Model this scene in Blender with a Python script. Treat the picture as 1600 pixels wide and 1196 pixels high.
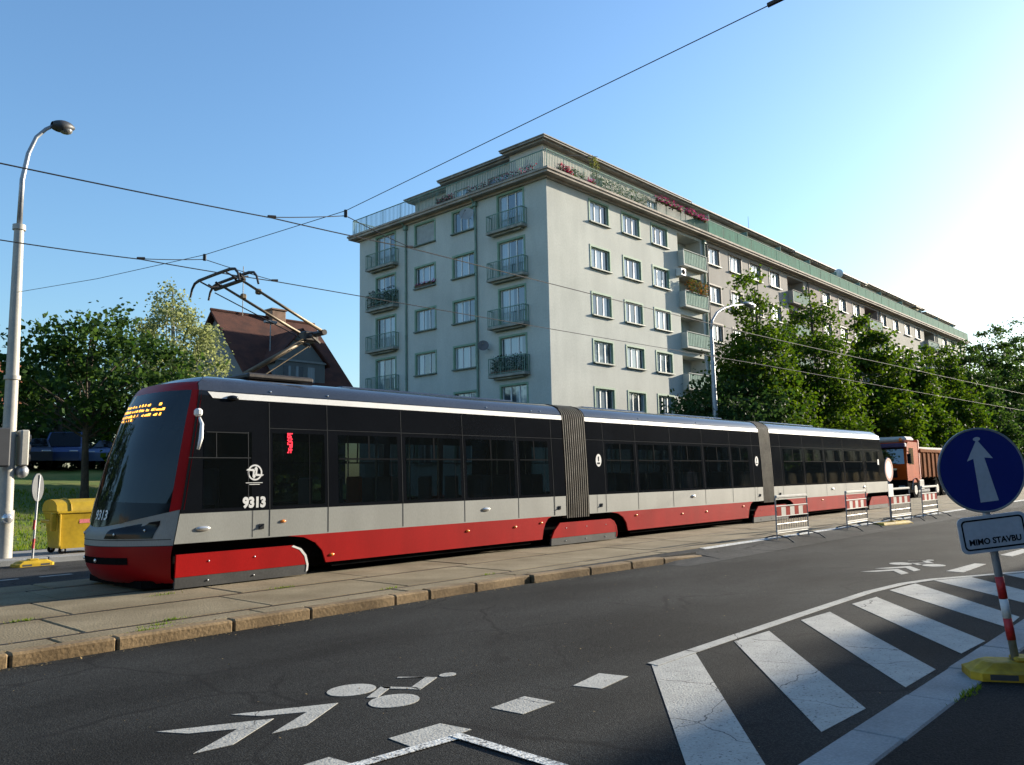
import bpy, math, random
from mathutils import Vector, Matrix
random.seed(7)
for o in list(bpy.data.objects): bpy.data.objects.remove(o)
scene = bpy.context.scene
R = math.radians
# ------------------------------------------------------------------ camera
# world: X runs away along the street, Y across the street, Z up; road surface z = 0
cd = bpy.data.cameras.new('camera'); cam = bpy.data.objects.new('camera', cd); scene.collection.objects.link(cam)
scene.camera = cam
YAW, PITCH, ROLL = 0.742228, 0.118167, -0.0199632
F = Vector((math.cos(YAW)*math.cos(PITCH), math.sin(YAW)*math.cos(PITCH), math.sin(PITCH)))
r0 = Vector((math.sin(YAW), -math.cos(YAW), 0)); u0 = r0.cross(F)
RR = math.cos(ROLL)*r0 + math.sin(ROLL)*u0; UU = -math.sin(ROLL)*r0 + math.cos(ROLL)*u0
mw = Matrix((( RR.x, UU.x, -F.x, 0), (RR.y, UU.y, -F.y, 0), (RR.z, UU.z, -F.z, 1.62), (0, 0, 0, 1)))
cam.matrix_world = mw
cd.sensor_width = 36; cd.lens = 1268.3/1600*36; cd.clip_end = 6000; cd.clip_start = .05
scene.render.resolution_x = 1024; scene.render.resolution_y = 765
# ------------------------------------------------------------------ light
SUN = Vector((.938, -.247, .247)).normalized()
world = bpy.data.worlds.new('World'); scene.world = world; world.use_nodes = True
nt = world.node_tree; bg = nt.nodes['Background']; sky = nt.nodes.new('ShaderNodeTexSky')
sky.sky_type = 'NISHITA'; sky.sun_disc = False; sky.sun_elevation = math.asin(SUN.z)
sky.sun_rotation = math.atan2(SUN.x, SUN.y); sky.altitude = 200; sky.air_density = 1.35; sky.dust_density = 1.2; sky.ozone_density = 5.0
nt.links.new(sky.outputs[0], bg.inputs[0]); bg.inputs[1].default_value = 0.12
sl = bpy.data.lights.new('sun', 'SUN'); sl.energy = 5.0; sl.angle = R(.5); sl.color = (1, .9, .74)
so = bpy.data.objects.new('sun', sl); scene.collection.objects.link(so)
so.rotation_euler = SUN.to_track_quat('Z', 'Y').to_euler()
scene.view_settings.view_transform = 'Standard'; scene.view_settings.look = 'None'; scene.view_settings.exposure = 1.25
scene.view_settings.gamma = 1
scene.cycles.max_bounces = 6; scene.cycles.transparent_max_bounces = 12

# ------------------------------------------------------------------ materials
def node(nt, t, **kw):
    n = nt.nodes.new(t)
    for k, v in kw.items(): setattr(n, k, v)
    return n
def mat(name, col, rough=.7, var=.12, scale=3, fine=40, bump=0, metal=0, ior=1.45, col2=None, stretch=(1,1,1), coat=0, ramp=(.35,.65), detail=4, emit=None):
    m = bpy.data.materials.new(name); m.use_nodes = True; nt = m.node_tree; L = nt.links.new
    b = nt.nodes['Principled BSDF']; b.inputs['Roughness'].default_value = rough; b.inputs['Metallic'].default_value = metal; b.inputs['IOR'].default_value = ior
    if coat: b.inputs['Coat Weight'].default_value = coat; b.inputs['Coat Roughness'].default_value = .05
    tc = node(nt, 'ShaderNodeTexCoord'); mp = node(nt, 'ShaderNodeMapping'); mp.inputs['Scale'].default_value = stretch
    L(tc.outputs['Object'], mp.inputs[0])
    n1 = node(nt, 'ShaderNodeTexNoise'); n1.inputs['Scale'].default_value = scale; n1.inputs['Detail'].default_value = detail
    n2 = node(nt, 'ShaderNodeTexNoise'); n2.inputs['Scale'].default_value = fine; n2.inputs['Detail'].default_value = 2
    L(mp.outputs[0], n1.inputs[0]); L(mp.outputs[0], n2.inputs[0])
    if col2 is None: c1 = [c*(1-var) for c in col]; c2 = [min(1, c*(1+var)) for c in col]
    else: c1 = col; c2 = col2
    rp = node(nt, 'ShaderNodeValToRGB'); rp.color_ramp.elements[0].color = (*c1, 1); rp.color_ramp.elements[1].color = (*c2, 1)
    rp.color_ramp.elements[0].position = ramp[0]; rp.color_ramp.elements[1].position = ramp[1]
    L(n1.outputs[0], rp.inputs[0])
    mx = node(nt, 'ShaderNodeMix', data_type='RGBA', blend_type='MULTIPLY'); mx.inputs[0].default_value = 1
    mr = node(nt, 'ShaderNodeMapRange'); mr.inputs[1].default_value = .3; mr.inputs[2].default_value = .7; mr.inputs[3].default_value = 1-var*.8; mr.inputs[4].default_value = 1+var*.8
    L(n2.outputs[0], mr.inputs[0]); L(rp.outputs[0], mx.inputs[6]); L(mr.outputs[0], mx.inputs[7]); L(mx.outputs[2], b.inputs['Base Color'])
    if bump:
        bp = node(nt, 'ShaderNodeBump'); bp.inputs['Strength'].default_value = bump; bp.inputs['Distance'].default_value = .02
        L(n2.outputs[0], bp.inputs['Height']); L(bp.outputs[0], b.inputs['Normal'])
    if emit:
        b.inputs['Emission Color'].default_value = (*emit[:3], 1); b.inputs['Emission Strength'].default_value = emit[3]
    m['mix'] = mx.name
    return m
def asphalt(name, base, crack=1.0, fine=130):
    m = mat(name, base, rough=.88, var=.42, scale=.55, fine=fine, bump=.55, stretch=(.6, 1.3, 1), detail=6)
    nt = m.node_tree; L = nt.links.new; b = nt.nodes['Principled BSDF']; mx = nt.nodes[m['mix']]; b.inputs['IOR'].default_value = 1.22
    tc = node(nt, 'ShaderNodeTexCoord')
    # fine aggregate speckle
    v = node(nt, 'ShaderNodeTexVoronoi'); v.inputs['Scale'].default_value = 62; L(tc.outputs['Object'], v.inputs[0])
    mr = node(nt, 'ShaderNodeMapRange'); mr.inputs[1].default_value = 0; mr.inputs[2].default_value = .6; mr.inputs[3].default_value = 2.1; mr.inputs[4].default_value = .55; L(v.outputs['Distance'], mr.inputs[0])
    m2 = node(nt, 'ShaderNodeMix', data_type='RGBA', blend_type='MULTIPLY'); m2.inputs[0].default_value = .8
    L(mx.outputs[2], m2.inputs[6]); L(mr.outputs[0], m2.inputs[7])
    # cracks
    wn = node(nt, 'ShaderNodeTexNoise'); wn.inputs['Scale'].default_value = 2.2; wn.inputs['Detail'].default_value = 5; L(tc.outputs['Object'], wn.inputs[0])
    am = node(nt, 'ShaderNodeMixRGB'); am.inputs[0].default_value = .22; L(tc.outputs['Object'], am.inputs[1]); L(wn.outputs[1], am.inputs[2])
    vc = node(nt, 'ShaderNodeTexVoronoi', feature='DISTANCE_TO_EDGE'); vc.inputs['Scale'].default_value = .75; L(am.outputs[0], vc.inputs[0])
    cr = node(nt, 'ShaderNodeMapRange'); cr.inputs[1].default_value = .004; cr.inputs[2].default_value = .018; cr.inputs[3].default_value = 1; cr.inputs[4].default_value = 0; L(vc.outputs[0], cr.inputs[0])
    mk = node(nt, 'ShaderNodeTexNoise'); mk.inputs['Scale'].default_value = .5; L(tc.outputs['Object'], mk.inputs[0])
    mkr = node(nt, 'ShaderNodeMapRange'); mkr.inputs[1].default_value = .44; mkr.inputs[2].default_value = .52; L(mk.outputs[0], mkr.inputs[0])
    mu = node(nt, 'ShaderNodeMath', operation='MULTIPLY'); L(cr.outputs[0], mu.inputs[0]); L(mkr.outputs[0], mu.inputs[1])
    mu2 = node(nt, 'ShaderNodeMath', operation='MULTIPLY'); L(mu.outputs[0], mu2.inputs[0]); mu2.inputs[1].default_value = .75*crack
    m3 = node(nt, 'ShaderNodeMix', data_type='RGBA', blend_type='MIX'); L(mu2.outputs[0], m3.inputs[0]); L(m2.outputs[2], m3.inputs[6]); m3.inputs[7].default_value = (.012, .012, .012, 1)
    L(m3.outputs[2], b.inputs['Base Color'])
    return m
def paintmat(name, col, under, wear=.5):
    m = mat(name, col, rough=.8, var=.1, scale=4, fine=60, bump=.3)
    nt = m.node_tree; L = nt.links.new; b = nt.nodes['Principled BSDF']; mx = nt.nodes[m['mix']]
    tc = node(nt, 'ShaderNodeTexCoord')
    n = node(nt, 'ShaderNodeTexNoise'); n.inputs['Scale'].default_value = 38; n.inputs['Detail'].default_value = 6; n.inputs['Roughness'].default_value = .75; L(tc.outputs['Object'], n.inputs[0])
    mr = node(nt, 'ShaderNodeMapRange'); mr.inputs[1].default_value = .28+wear*.22; mr.inputs[2].default_value = .36+wear*.22; L(n.outputs[0], mr.inputs[0])
    wn = node(nt, 'ShaderNodeTexNoise'); wn.inputs['Scale'].default_value = 5; wn.inputs['Detail'].default_value = 4; L(tc.outputs['Object'], wn.inputs[0])
    am = node(nt, 'ShaderNodeMixRGB'); am.inputs[0].default_value = .15; L(tc.outputs['Object'], am.inputs[1]); L(wn.outputs[1], am.inputs[2])
    vc = node(nt, 'ShaderNodeTexVoronoi', feature='DISTANCE_TO_EDGE'); vc.inputs['Scale'].default_value = .62; L(am.outputs[0], vc.inputs[0])
    cr = node(nt, 'ShaderNodeMapRange'); cr.inputs[1].default_value = .0008; cr.inputs[2].default_value = .003; L(vc.outputs[0], cr.inputs[0])
    mn = node(nt, 'ShaderNodeMath', operation='MINIMUM'); L(mr.outputs[0], mn.inputs[0]); L(cr.outputs[0], mn.inputs[1])
    m3 = node(nt, 'ShaderNodeMix', data_type='RGBA'); L(mn.outputs[0], m3.inputs[0]); m3.inputs[6].default_value = (*under, 1); L(mx.outputs[2], m3.inputs[7])
    L(m3.outputs[2], b.inputs['Base Color'])
    return m
def leafmat(name, c1, c2, trans=.35):
    m = bpy.data.materials.new(name); m.use_nodes = True; nt = m.node_tree; L = nt.links.new
    b = nt.nodes['Principled BSDF']; b.inputs['Roughness'].default_value = .65; b.inputs['IOR'].default_value = 1.2
    out = nt.nodes['Material Output']
    g = node(nt, 'ShaderNodeNewGeometry'); rp = node(nt, 'ShaderNodeValToRGB')
    rp.color_ramp.elements[0].color = (*c1, 1); rp.color_ramp.elements[1].color = (*c2, 1); L(g.outputs['Random Per Island'], rp.inputs[0])
    L(rp.outputs[0], b.inputs['Base Color'])
    t = node(nt, 'ShaderNodeBsdfTranslucent'); hs = node(nt, 'ShaderNodeHueSaturation'); hs.inputs['Value'].default_value = 1.7; hs.inputs['Saturation'].default_value = 1.1; hs.inputs['Hue'].default_value = .485
    L(rp.outputs[0], hs.inputs['Color']); L(hs.outputs[0], t.inputs[0])
    mx = node(nt, 'ShaderNodeMixShader'); mx.inputs[0].default_value = trans; L(b.outputs[0], mx.inputs[1]); L(t.outputs[0], mx.inputs[2]); L(mx.outputs[0], out.inputs[0])
    return m
def glassmat(name, tint, amount, ior=1.6, rough=.03):
    """tinted pane: sees through partly, reflects like glass"""
    m = bpy.data.materials.new(name); m.use_nodes = True; nt = m.node_tree; L = nt.links.new
    out = nt.nodes['Material Output']; nt.nodes.remove(nt.nodes['Principled BSDF'])
    t = node(nt, 'ShaderNodeBsdfTransparent'); t.inputs[0].default_value = (*tint, 1)
    d = node(nt, 'ShaderNodeBsdfDiffuse'); d.inputs[0].default_value = (.014, .018, .018, 1)
    m1 = node(nt, 'ShaderNodeMixShader'); m1.inputs[0].default_value = amount; L(d.outputs[0], m1.inputs[1]); L(t.outputs[0], m1.inputs[2])
    g = node(nt, 'ShaderNodeBsdfGlossy'); g.inputs['Roughness'].default_value = rough
    fr = node(nt, 'ShaderNodeFresnel'); fr.inputs[0].default_value = ior
    tc = node(nt, 'ShaderNodeTexCoord'); n = node(nt, 'ShaderNodeTexNoise'); n.inputs['Scale'].default_value = .8; L(tc.outputs['Object'], n.inputs[0])
    bp = node(nt, 'ShaderNodeBump'); bp.inputs['Strength'].default_value = .05; bp.inputs['Distance'].default_value = .05; L(n.outputs[0], bp.inputs['Height']); L(bp.outputs[0], g.inputs['Normal'])
    m2 = node(nt, 'ShaderNodeMixShader'); L(fr.outputs[0], m2.inputs[0]); L(m1.outputs[0], m2.inputs[1]); L(g.outputs[0], m2.inputs[2]); L(m2.outputs[0], out.inputs[0])
    return m
def wallmat(name, col):
    """rendered wall: broad weathering, vertical streaks, fine grain"""
    m = mat(name, col, rough=.92, var=.07, scale=.35, fine=9, bump=.15, detail=8)
    nt = m.node_tree; L = nt.links.new; b = nt.nodes['Principled BSDF']; mx = nt.nodes[m['mix']]
    tc = node(nt, 'ShaderNodeTexCoord'); mp = node(nt, 'ShaderNodeMapping'); mp.inputs['Scale'].default_value = (1.1, 1.1, .3); L(tc.outputs['Object'], mp.inputs[0])
    n = node(nt, 'ShaderNodeTexNoise'); n.inputs['Scale'].default_value = 1.2; n.inputs['Detail'].default_value = 5; L(mp.outputs[0], n.inputs[0])
    mr = node(nt, 'ShaderNodeMapRange'); mr.inputs[1].default_value = .35; mr.inputs[2].default_value = .7; mr.inputs[3].default_value = .93; mr.inputs[4].default_value = 1.03; L(n.outputs[0], mr.inputs[0])
    m2 = node(nt, 'ShaderNodeMix', data_type='RGBA', blend_type='MULTIPLY'); m2.inputs[0].default_value = 1; L(mx.outputs[2], m2.inputs[6]); L(mr.outputs[0], m2.inputs[7])
    L(m2.outputs[2], b.inputs['Base Color'])
    return m
def panemat(name, dark, light, ior=2.0):
    """house window pane with net curtain folds behind the glass, differing from window to window"""
    m = bpy.data.materials.new(name); m.use_nodes = True; nt = m.node_tree; L = nt.links.new
    b = nt.nodes['Principled BSDF']; b.inputs['Roughness'].default_value = .04; b.inputs['IOR'].default_value = ior
    oi = node(nt, 'ShaderNodeObjectInfo'); tc = node(nt, 'ShaderNodeTexCoord')
    w = node(nt, 'ShaderNodeTexWave'); w.inputs['Scale'].default_value = 2.2; w.inputs['Distortion'].default_value = 1.5; L(tc.outputs['Object'], w.inputs[0])
    sx = node(nt, 'ShaderNodeSeparateXYZ'); L(tc.outputs['Object'], sx.inputs[0])
    sn = node(nt, 'ShaderNodeMath', operation='SINE'); ml = node(nt, 'ShaderNodeMath', operation='MULTIPLY_ADD'); ml.inputs[1].default_value = 2.6; L(sx.outputs[0], ml.inputs[0])
    r6 = node(nt, 'ShaderNodeMath', operation='MULTIPLY'); r6.inputs[1].default_value = 37; L(oi.outputs['Random'], r6.inputs[0]); L(r6.outputs[0], ml.inputs[2]); L(ml.outputs[0], sn.inputs[0])
    gt = node(nt, 'ShaderNodeMapRange'); gt.inputs[1].default_value = -.35; gt.inputs[2].default_value = -.2; L(sn.outputs[0], gt.inputs[0])
    wm = node(nt, 'ShaderNodeMapRange'); wm.inputs[3].default_value = .7; wm.inputs[4].default_value = 1; L(w.outputs[1], wm.inputs[0])
    mu = node(nt, 'ShaderNodeMath', operation='MULTIPLY'); L(gt.outputs[0], mu.inputs[0]); L(wm.outputs[0], mu.inputs[1])
    mx = node(nt, 'ShaderNodeMix', data_type='RGBA'); L(mu.outputs[0], mx.inputs[0]); mx.inputs[6].default_value = (*dark, 1); mx.inputs[7].default_value = (*light, 1)
    L(mx.outputs[2], b.inputs['Base Color'])
    return m
ASPH = asphalt('asphalt', (.026, .0268, .0255))
ASPH2 = asphalt('old_asphalt', (.05, .05, .048), 1.0, 90)
ASPHD = asphalt('pavement_asphalt', (.020, .019, .018), 1.3, 90)
PAINT = paintmat('road_paint', (.37, .36, .32), (.035, .035, .035), .32)
PAINTB = paintmat('bright_road_paint', (.62, .62, .58), (.06, .06, .06), .62)
PANEL = mat('concrete_panel', (.135, .10, .050), .95, .24, 1.1, 45, .45, col2=(.235, .188, .110), detail=8, ramp=(.3, .68))
SUBB = mat('joint_dirt', (.035, .03, .022), .95, .3, 2, 50)
KERB = mat('kerb_granite', (.11, .07, .03), .9, .22, 1.6, 28, .35, col2=(.235, .16, .08), detail=7)
KERB2 = mat('pale_kerb', (.24, .245, .24), .85, .16, 2, 60, .4)
STEEL = mat('rail_steel', (.045, .035, .028), .45, .2, 6, 40, metal=.3)
PAVE = mat('pavement_slab', (.26, .25, .235), .9, .12, 1.2, 25, .2)
GRASS = mat('grass_ground', (.075, .135, .016), .95, .3, .6, 22, .8, col2=(.17, .17, .035), ramp=(.42, .66), detail=8)
BLADE = leafmat('grass_blade', (.07, .15, .012), (.16, .20, .03), .45)
SOIL = mat('far_ground', (.07, .075, .04), .95, .3, .1, 3)

# ------------------------------------------------------------------ mesh helpers
C = scene.collection
OFF = {}
class MB:
    def __init__(s): s.v = []; s.f = []; s.mi = []; s.m = 0; s.smooth = False
    def add(s, vs, fs):
        n = len(s.v); s.v += [tuple(v) for v in vs]; s.f += [tuple(i+n for i in f) for f in fs]; s.mi += [s.m]*len(fs); return s
    def box(s, x0, x1, y0, y1, z0, z1, M=None):
        vs = [(x, y, z) for x in (x0, x1) for y in (y0, y1) for z in (z0, z1)]
        if M is not None: vs = [M @ Vector(v) for v in vs]
        return s.add(vs, [(0,1,3,2), (4,6,7,5), (0,4,5,1), (2,3,7,6), (0,2,6,4), (1,5,7,3)])
    def bbox(s, x0, x1, y0, y1, z0, z1, b=.02, M=None):
        """box with its edges chamfered"""
        vs = []; 
        for x, sx in ((x0, 1), (x1, -1)):
            for y, sy in ((y0, 1), (y1, -1)):
                for z, sz in ((z0, 1), (z1, -1)):
                    vs += [(x, y+sy*b, z+sz*b), (x+sx*b, y, z+sz*b), (x+sx*b, y+sy*b, z)]
        if M is not None: vs = [M @ Vector(v) for v in vs]
        def i(a, b_, c, k): return ((a*2+b_)*2+c)*3+k
        fs = []
        for a in (0, 1):
            fs.append([i(a,0,0,0), i(a,0,1,0), i(a,1,1,0), i(a,1,0,0)])
            fs.append([i(0,a,0,1), i(0,a,1,1), i(1,a,1,1), i(1,a,0,1)])
            fs.append([i(0,0,a,2), i(0,1,a,2), i(1,1,a,2), i(1,0,a,2)])
        for a in (0, 1):
            for b_ in (0, 1):
                fs.append([i(a,b_,0,0), i(a,b_,0,1), i(a,b_,1,1), i(a,b_,1,0)])
                fs.append([i(a,0,b_,0), i(a,0,b_,2), i(a,1,b_,2), i(a,1,b_,0)])
                fs.append([i(0,a,b_,1), i(0,a,b_,2), i(1,a,b_,2), i(1,a,b_,1)])
        for a in (0, 1):
            for b_ in (0, 1):
                for c in (0, 1): fs.append([i(a,b_,c,0), i(a,b_,c,1), i(a,b_,c,2)])
        return s.add(vs, fs)
    def quad(s, *p): return s.add(p, [tuple(range(len(p)))])
    def tube(s, pts, r, n=8, cap=True):
        pts = [Vector(p) for p in pts]; rs = r if isinstance(r, (list, tuple)) else [r]*len(pts)
        rings = []; prev = None
        for i, p in enumerate(pts):
            d = (pts[min(i+1, len(pts)-1)] - pts[max(i-1, 0)]).normalized()
            if prev is None: a = d.orthogonal().normalized()
            else:
                a = prev - d*prev.dot(d)
                a = a.normalized() if a.length > 1e-6 else d.orthogonal().normalized()
            prev = a; b = d.cross(a)
            rings.append([p + (a*math.cos(2*math.pi*k/n) + b*math.sin(2*math.pi*k/n))*rs[i] for k in range(n)])
        vs = [v for ring in rings for v in ring]; fs = []
        for i in range(len(pts)-1):
            for k in range(n): fs.append((i*n+k, i*n+(k+1)%n, (i+1)*n+(k+1)%n, (i+1)*n+k))
        if cap: fs.append(tuple(range(n))[::-1]); fs.append(tuple(range((len(pts)-1)*n, len(pts)*n)))
        return s.add(vs, fs)
    def prism(s, poly, d, M=None):
        """poly: list of 3D points (planar), extruded by vector d"""
        n = len(poly); d = Vector(d); a = [Vector(p) for p in poly]; vs = a + [p+d for p in a]
        if M is not None: vs = [M @ v for v in vs]
        return s.add(vs, [tuple(range(n))[::-1], tuple(range(n, 2*n))] + [(k, (k+1) % n, n+(k+1) % n, n+k) for k in range(n)])
    def grid(s, P):
        n, k = len(P), len(P[0])
        return s.add([p for row in P for p in row], [(i*k+j, i*k+j+1, (i+1)*k+j+1, (i+1)*k+j) for i in range(n-1) for j in range(k-1)])
    def blob(s, c, r, n=8, jit=.12):
        P = []
        for i in range(n+1):
            t = math.pi*i/n; row = []
            for j in range(n*2+1):
                q = 2*math.pi*(j % (n*2))/(n*2); k = 1 + jit*math.sin(3*q+c[0]*5)*math.sin(2*t+c[1]*3)
                row.append((c[0]+r[0]*k*math.sin(t)*math.cos(q), c[1]+r[1]*k*math.sin(t)*math.sin(q), c[2]+r[2]*math.cos(t)))
            P.append(row)
        return s.grid(P)
def build(name, mb, mats, parent=None, off=None, smooth=False, angle=None):
    off = Vector(off) if off is not None else OFF.get(parent.name if parent else None, Vector((0, 0, 0)))
    me = bpy.data.meshes.new(name); me.from_pydata([tuple(Vector(v)-off) for v in mb.v], [], mb.f)
    mats = mats if isinstance(mats, (list, tuple)) else [mats]
    for m in mats: me.materials.append(m)
    if len(mats) > 1: me.polygons.foreach_set('material_index', mb.mi)
    if smooth:
        me.polygons.foreach_set('use_smooth', [True]*len(me.polygons))
        if angle: me.set_sharp_from_angle(angle=R(angle))
    me.update()
    o = bpy.data.objects.new(name, me); C.objects.link(o)
    if parent: o.parent = parent; OFF[o.name] = off
    else: o.location = off
    return o
def tag(o, label=None, cat=None, group=None, kind=None):
    if label: o['label'] = label
    if cat: o['category'] = cat
    if group: o['group'] = group
    if kind: o['kind'] = kind
    return o
def thing(name, label, cat, loc=(0, 0, 0), group=None, rz=0):
    o = bpy.data.objects.new(name, None); C.objects.link(o); o.location = loc; o.rotation_euler = (0, 0, rz); o.empty_display_size = .3
    tag(o, label, cat, group); OFF[o.name] = Vector(loc); return o
def copytree(o, parent=None):
    c = o.copy(); C.objects.link(c)
    if parent: c.parent = parent
    for ch in [x for x in ALLCH(o)]: copytree(ch, c)
    return c
def ALLCH(o): return list(o.children)
def struct(name, mb, m, **kw): o = build(name, mb, m, **kw); o['kind'] = 'structure'; return o
def text_mb(string, size, M, depth=.003, bold=.0, sx=1.0, align='CENTER'):
    cu = bpy.data.curves.new('txt', 'FONT'); cu.body = string; cu.size = size; cu.extrude = depth; cu.offset = bold; cu.align_x = align; cu.align_y = 'CENTER'; cu.resolution_u = 3
    to = bpy.data.objects.new('txt', cu); C.objects.link(to)
    dg = bpy.context.evaluated_depsgraph_get(); dg.update(); me = bpy.data.meshes.new_from_object(to.evaluated_get(dg))
    mb = MB(); mb.add([M @ Vector((v.co.x*sx, v.co.y, v.co.z)) for v in me.vertices], [tuple(p.vertices) for p in me.polygons])
    bpy.data.objects.remove(to); bpy.data.curves.remove(cu); bpy.data.meshes.remove(me)
    return mb
def frame(o, ex, ey, ez): # matrix from origin and axes
    ex, ey, ez = Vector(ex), Vector(ey), Vector(ez)
    return Matrix(((ex.x, ey.x, ez.x, o[0]), (ex.y, ey.y, ez.y, o[1]), (ex.z, ey.z, ez.z, o[2]), (0, 0, 0, 1)))

# ------------------------------------------------------------------ ground, roads, track
def ter(x, y):
    t = min(max((y-22.4)/21, 0), 1); h = .13 + 2.45*(t*t*(3-2*t)*.55 + t*.45)
    k = min(max((x-24)/9, 0), 1); k = k*k*(3-2*k)
    k2 = 1-min(max((y-60)/60, 0), 1)*.0
    return h*(1-k)*k2 + .10*k
mb = MB(); mb.quad((-3000, -3000, -.35), (3000, -3000, -.35), (3000, 3000, -.35), (-3000, 3000, -.35)); struct('ground', mb, SOIL)
mb = MB()
xs = [-80+i*4 for i in range(70)]
mb.grid([[(x, y, 0) for y in (1.7, 8.75)] for x in xs]); struct('road', mb, ASPH)
mb = MB(); mb.grid([[(x, y, -.0) for y in (14.3, 19.75)] for x in xs]); struct('far_road', mb, ASPH2)
# near pavement, its pale kerb
mb = MB(); mb.quad((-80, -14, .116), (200, -14, .116), (200, 1.62, .116), (-80, 1.62, .116)); struct('near_pavement', mb, ASPHD)
mb = MB(); x = -12.03
while x < 60:
    l = 1.0 if x < 20 else 3
    mb.bbox(x+.006, x+l-.006, 1.625+random.uniform(-.006, .006), 1.925+random.uniform(-.008, .008), -.05, .124+random.uniform(-.004, .004), .012); x += l
struct('near_kerb', mb, KERB2)
mb = MB(); mb.box(-80, 200, 1.6, 1.63, 0, .112); struct('kerb_joint_soil', mb, SUBB)
# tram track bed of concrete panels
mb = MB(); mb.quad((-80, 8.6, .085), (200, 8.6, .085), (200, 14.5, .085), (-80, 14.5, .085)); mb.quad((-80, 14.5, .085), (200, 14.5, .085), (200, 14.5, 0), (-80, 14.5, 0)); struct('track_bed', mb, SUBB)
mb = MB(); rows = [(8.80, 9.16, 2.2), (9.25, 10.58, 2.2), (10.67, 12.12, 2.2), (12.21, 13.55, 2.2), (13.64, 14.49, 2.2)]
for ri, (ya, yb, l) in enumerate(rows):
    x = -30 + ri*.37
    while x < 150:
        ll = l if x < 40 else l*4
        dz = random.uniform(-.004, .004); g = .012
        mb.bbox(x+g, x+ll-g+random.uniform(-.01, .01), ya+random.uniform(0, .01), yb-random.uniform(0, .01), .05, .118+dz, .012); x += ll
struct('track_panels', mb, PANEL)
mb = MB()
for y in (9.205, 10.625, 12.165, 13.595):
    mb.box(-80, 150, y-.028, y+.012, .05, .119); mb.box(-80, 150, y+.026, y+.036, .05, .112)
struct('tram_rails', mb, STEEL)
# worn granite kerb along the track bed, ending where the bed turns flush
mb = MB(); x = -9.6
lens = [1.35, 1.1, .95, 1.25, 1.0, 1.3, .6, .9, 1.2]
i = 0
while x < 14.3:
    l = lens[i % 9]; i += 1; l = min(l, 14.4-x)
    y0 = 8.58 + random.uniform(-.004, .004) - max(0, x-9)*.07
    zt = .128 + random.uniform(-.004, .003) - max(0, x-12.5)*.035
    if x < 9: mb.bbox(x+.004, x+l-.004, y0, 8.78, -.05, zt, .022)
    else: mb.bbox(.004, l-.002, 0, .22, -.05, zt, .022, Matrix.Translation((x, y0, 0)) @ Matrix.Rotation(math.atan(-.07), 4, 'Z') @ Matrix.Rotation(math.atan(.0 if x < 12.5 else .03), 4, 'Y'))
    x += l
struct('worn_kerb', mb, KERB)
mb = MB(); mb.prism([(9, 8.79, .03), (14.4, 8.38, .03), (14.4, 8.8, .03), (9, 8.8, .03)], (0, 0, .088)); 
mb.grid([[(x, 7.75, .001 if x < 15.5 else .004), (x, 8.2, .05 if x > 14.5 else .06), (x, 8.795, .114)] for x in (14.4, 16, 20, 30, 50, 90, 150)]); mb.grid([[(13.0, 7.75, .002), (13.0, 8.0, .002), (13.0, 8.28, .002)], [(14.4, 7.75, .001), (14.4, 8.2, .05), (14.4, 8.795, .114)]]); struct('asphalt_ramp', mb, ASPH2)
# far kerb, pavement
mb = MB(); x = -30
while x < 120:
    l = 1.3 if x < 30 else 4
    mb.bbox(x+.006, x+l-.006, 19.72, 19.95, -.05, .13, .02); x += l
struct('far_kerb', mb, KERB2)
mb = MB(); mb.quad((-80, 19.95, .118), (200, 19.95, .118), (200, 22.4, .118), (-80, 22.4, .118)); mb.quad((33, 22.4, .118), (200, 22.4, .118), (200, 90, .118), (33, 90, .118)); struct('far_pavement', mb, PAVE)
gx = [-90+3*i for i in range(42)]; gy = [22.4+.7*i for i in range(32)] + [46, 52, 60, 80, 120, 200]
mb = MB(); mb.grid([[(x, y, ter(x, y) + (0.02*math.sin(x*1.7+y*2.3) if y > 22.5 else 0)) for y in gy] for x in gx]); struct('grass_bank', mb, GRASS, smooth=True)
mb = MB()
for i in range(15000):
    x = random.uniform(2, 17); y = 22.4 + random.random()**1.3*12; z = ter(x, y); h = random.uniform(.04, .12); a = random.uniform(0, 6.28); w = .02
    dx, dy = math.cos(a)*w, math.sin(a)*w; tx, ty = random.uniform(-.04, .04), random.uniform(-.04, .04)
    mb.add([(x-dx, y-dy, z-.01), (x+dx, y+dy, z-.01), (x+tx, y+ty, z+h)], [(0, 1, 2)])
tag(build('grass', mb, BLADE), 'tufts of green grass on the bank behind the yellow bin', 'grass', kind='stuff')

# ------------------------------------------------------------------ road markings (white thermoplastic, 4 mm above the asphalt)
Zm = .0045
def poly(mb, pts, z=Zm, n=1):
    mb.prism([(x, y, z-.003) for x, y in pts], (0, 0, .003))
mb = MB()
for q in ([(6.14,4.06),(6.83,4.04),(4.43,2.20),(3.95,2.20),(4.10,2.5)], [(7.45,3.96),(8.15,3.93),(5.90,2.17),(5.21,2.20)], [(8.94,3.93),(9.66,3.89),(7.38,2.13),(6.65,2.14)],
          [(10.38,3.90),(11.13,3.86),(8.86,2.10),(8.15,2.13)], [(11.85,3.93),(12.75,3.86),(10.5,2.13),(9.75,2.1)], [(13.25,3.75),(13.95,3.42),(12.3,2.13),(11.45,2.13)], [(14.55,3.1),(15.1,2.8),(14.4,2.13),(13.4,2.13)]):
    poly(mb, q)
struct('hatched_area_stripes', mb, PAINT)
mb = MB(); ol = [(6.14,4.1),(7.71,4.12),(9.67,4.14),(11.51,4.15),(12.63,4.05),(13.4,3.84),(14.16,3.45),(15.18,2.96),(16.6,2.2)]
for a, b in zip(ol, ol[1:]):
    poly(mb, [(a[0], a[1]-.0), (b[0], b[1]-.0), (b[0]-.03, b[1]-.125), (a[0]-.03, a[1]-.125)], z=Zm+.004)
struct('hatched_area_outline', mb, PAINT)
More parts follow.
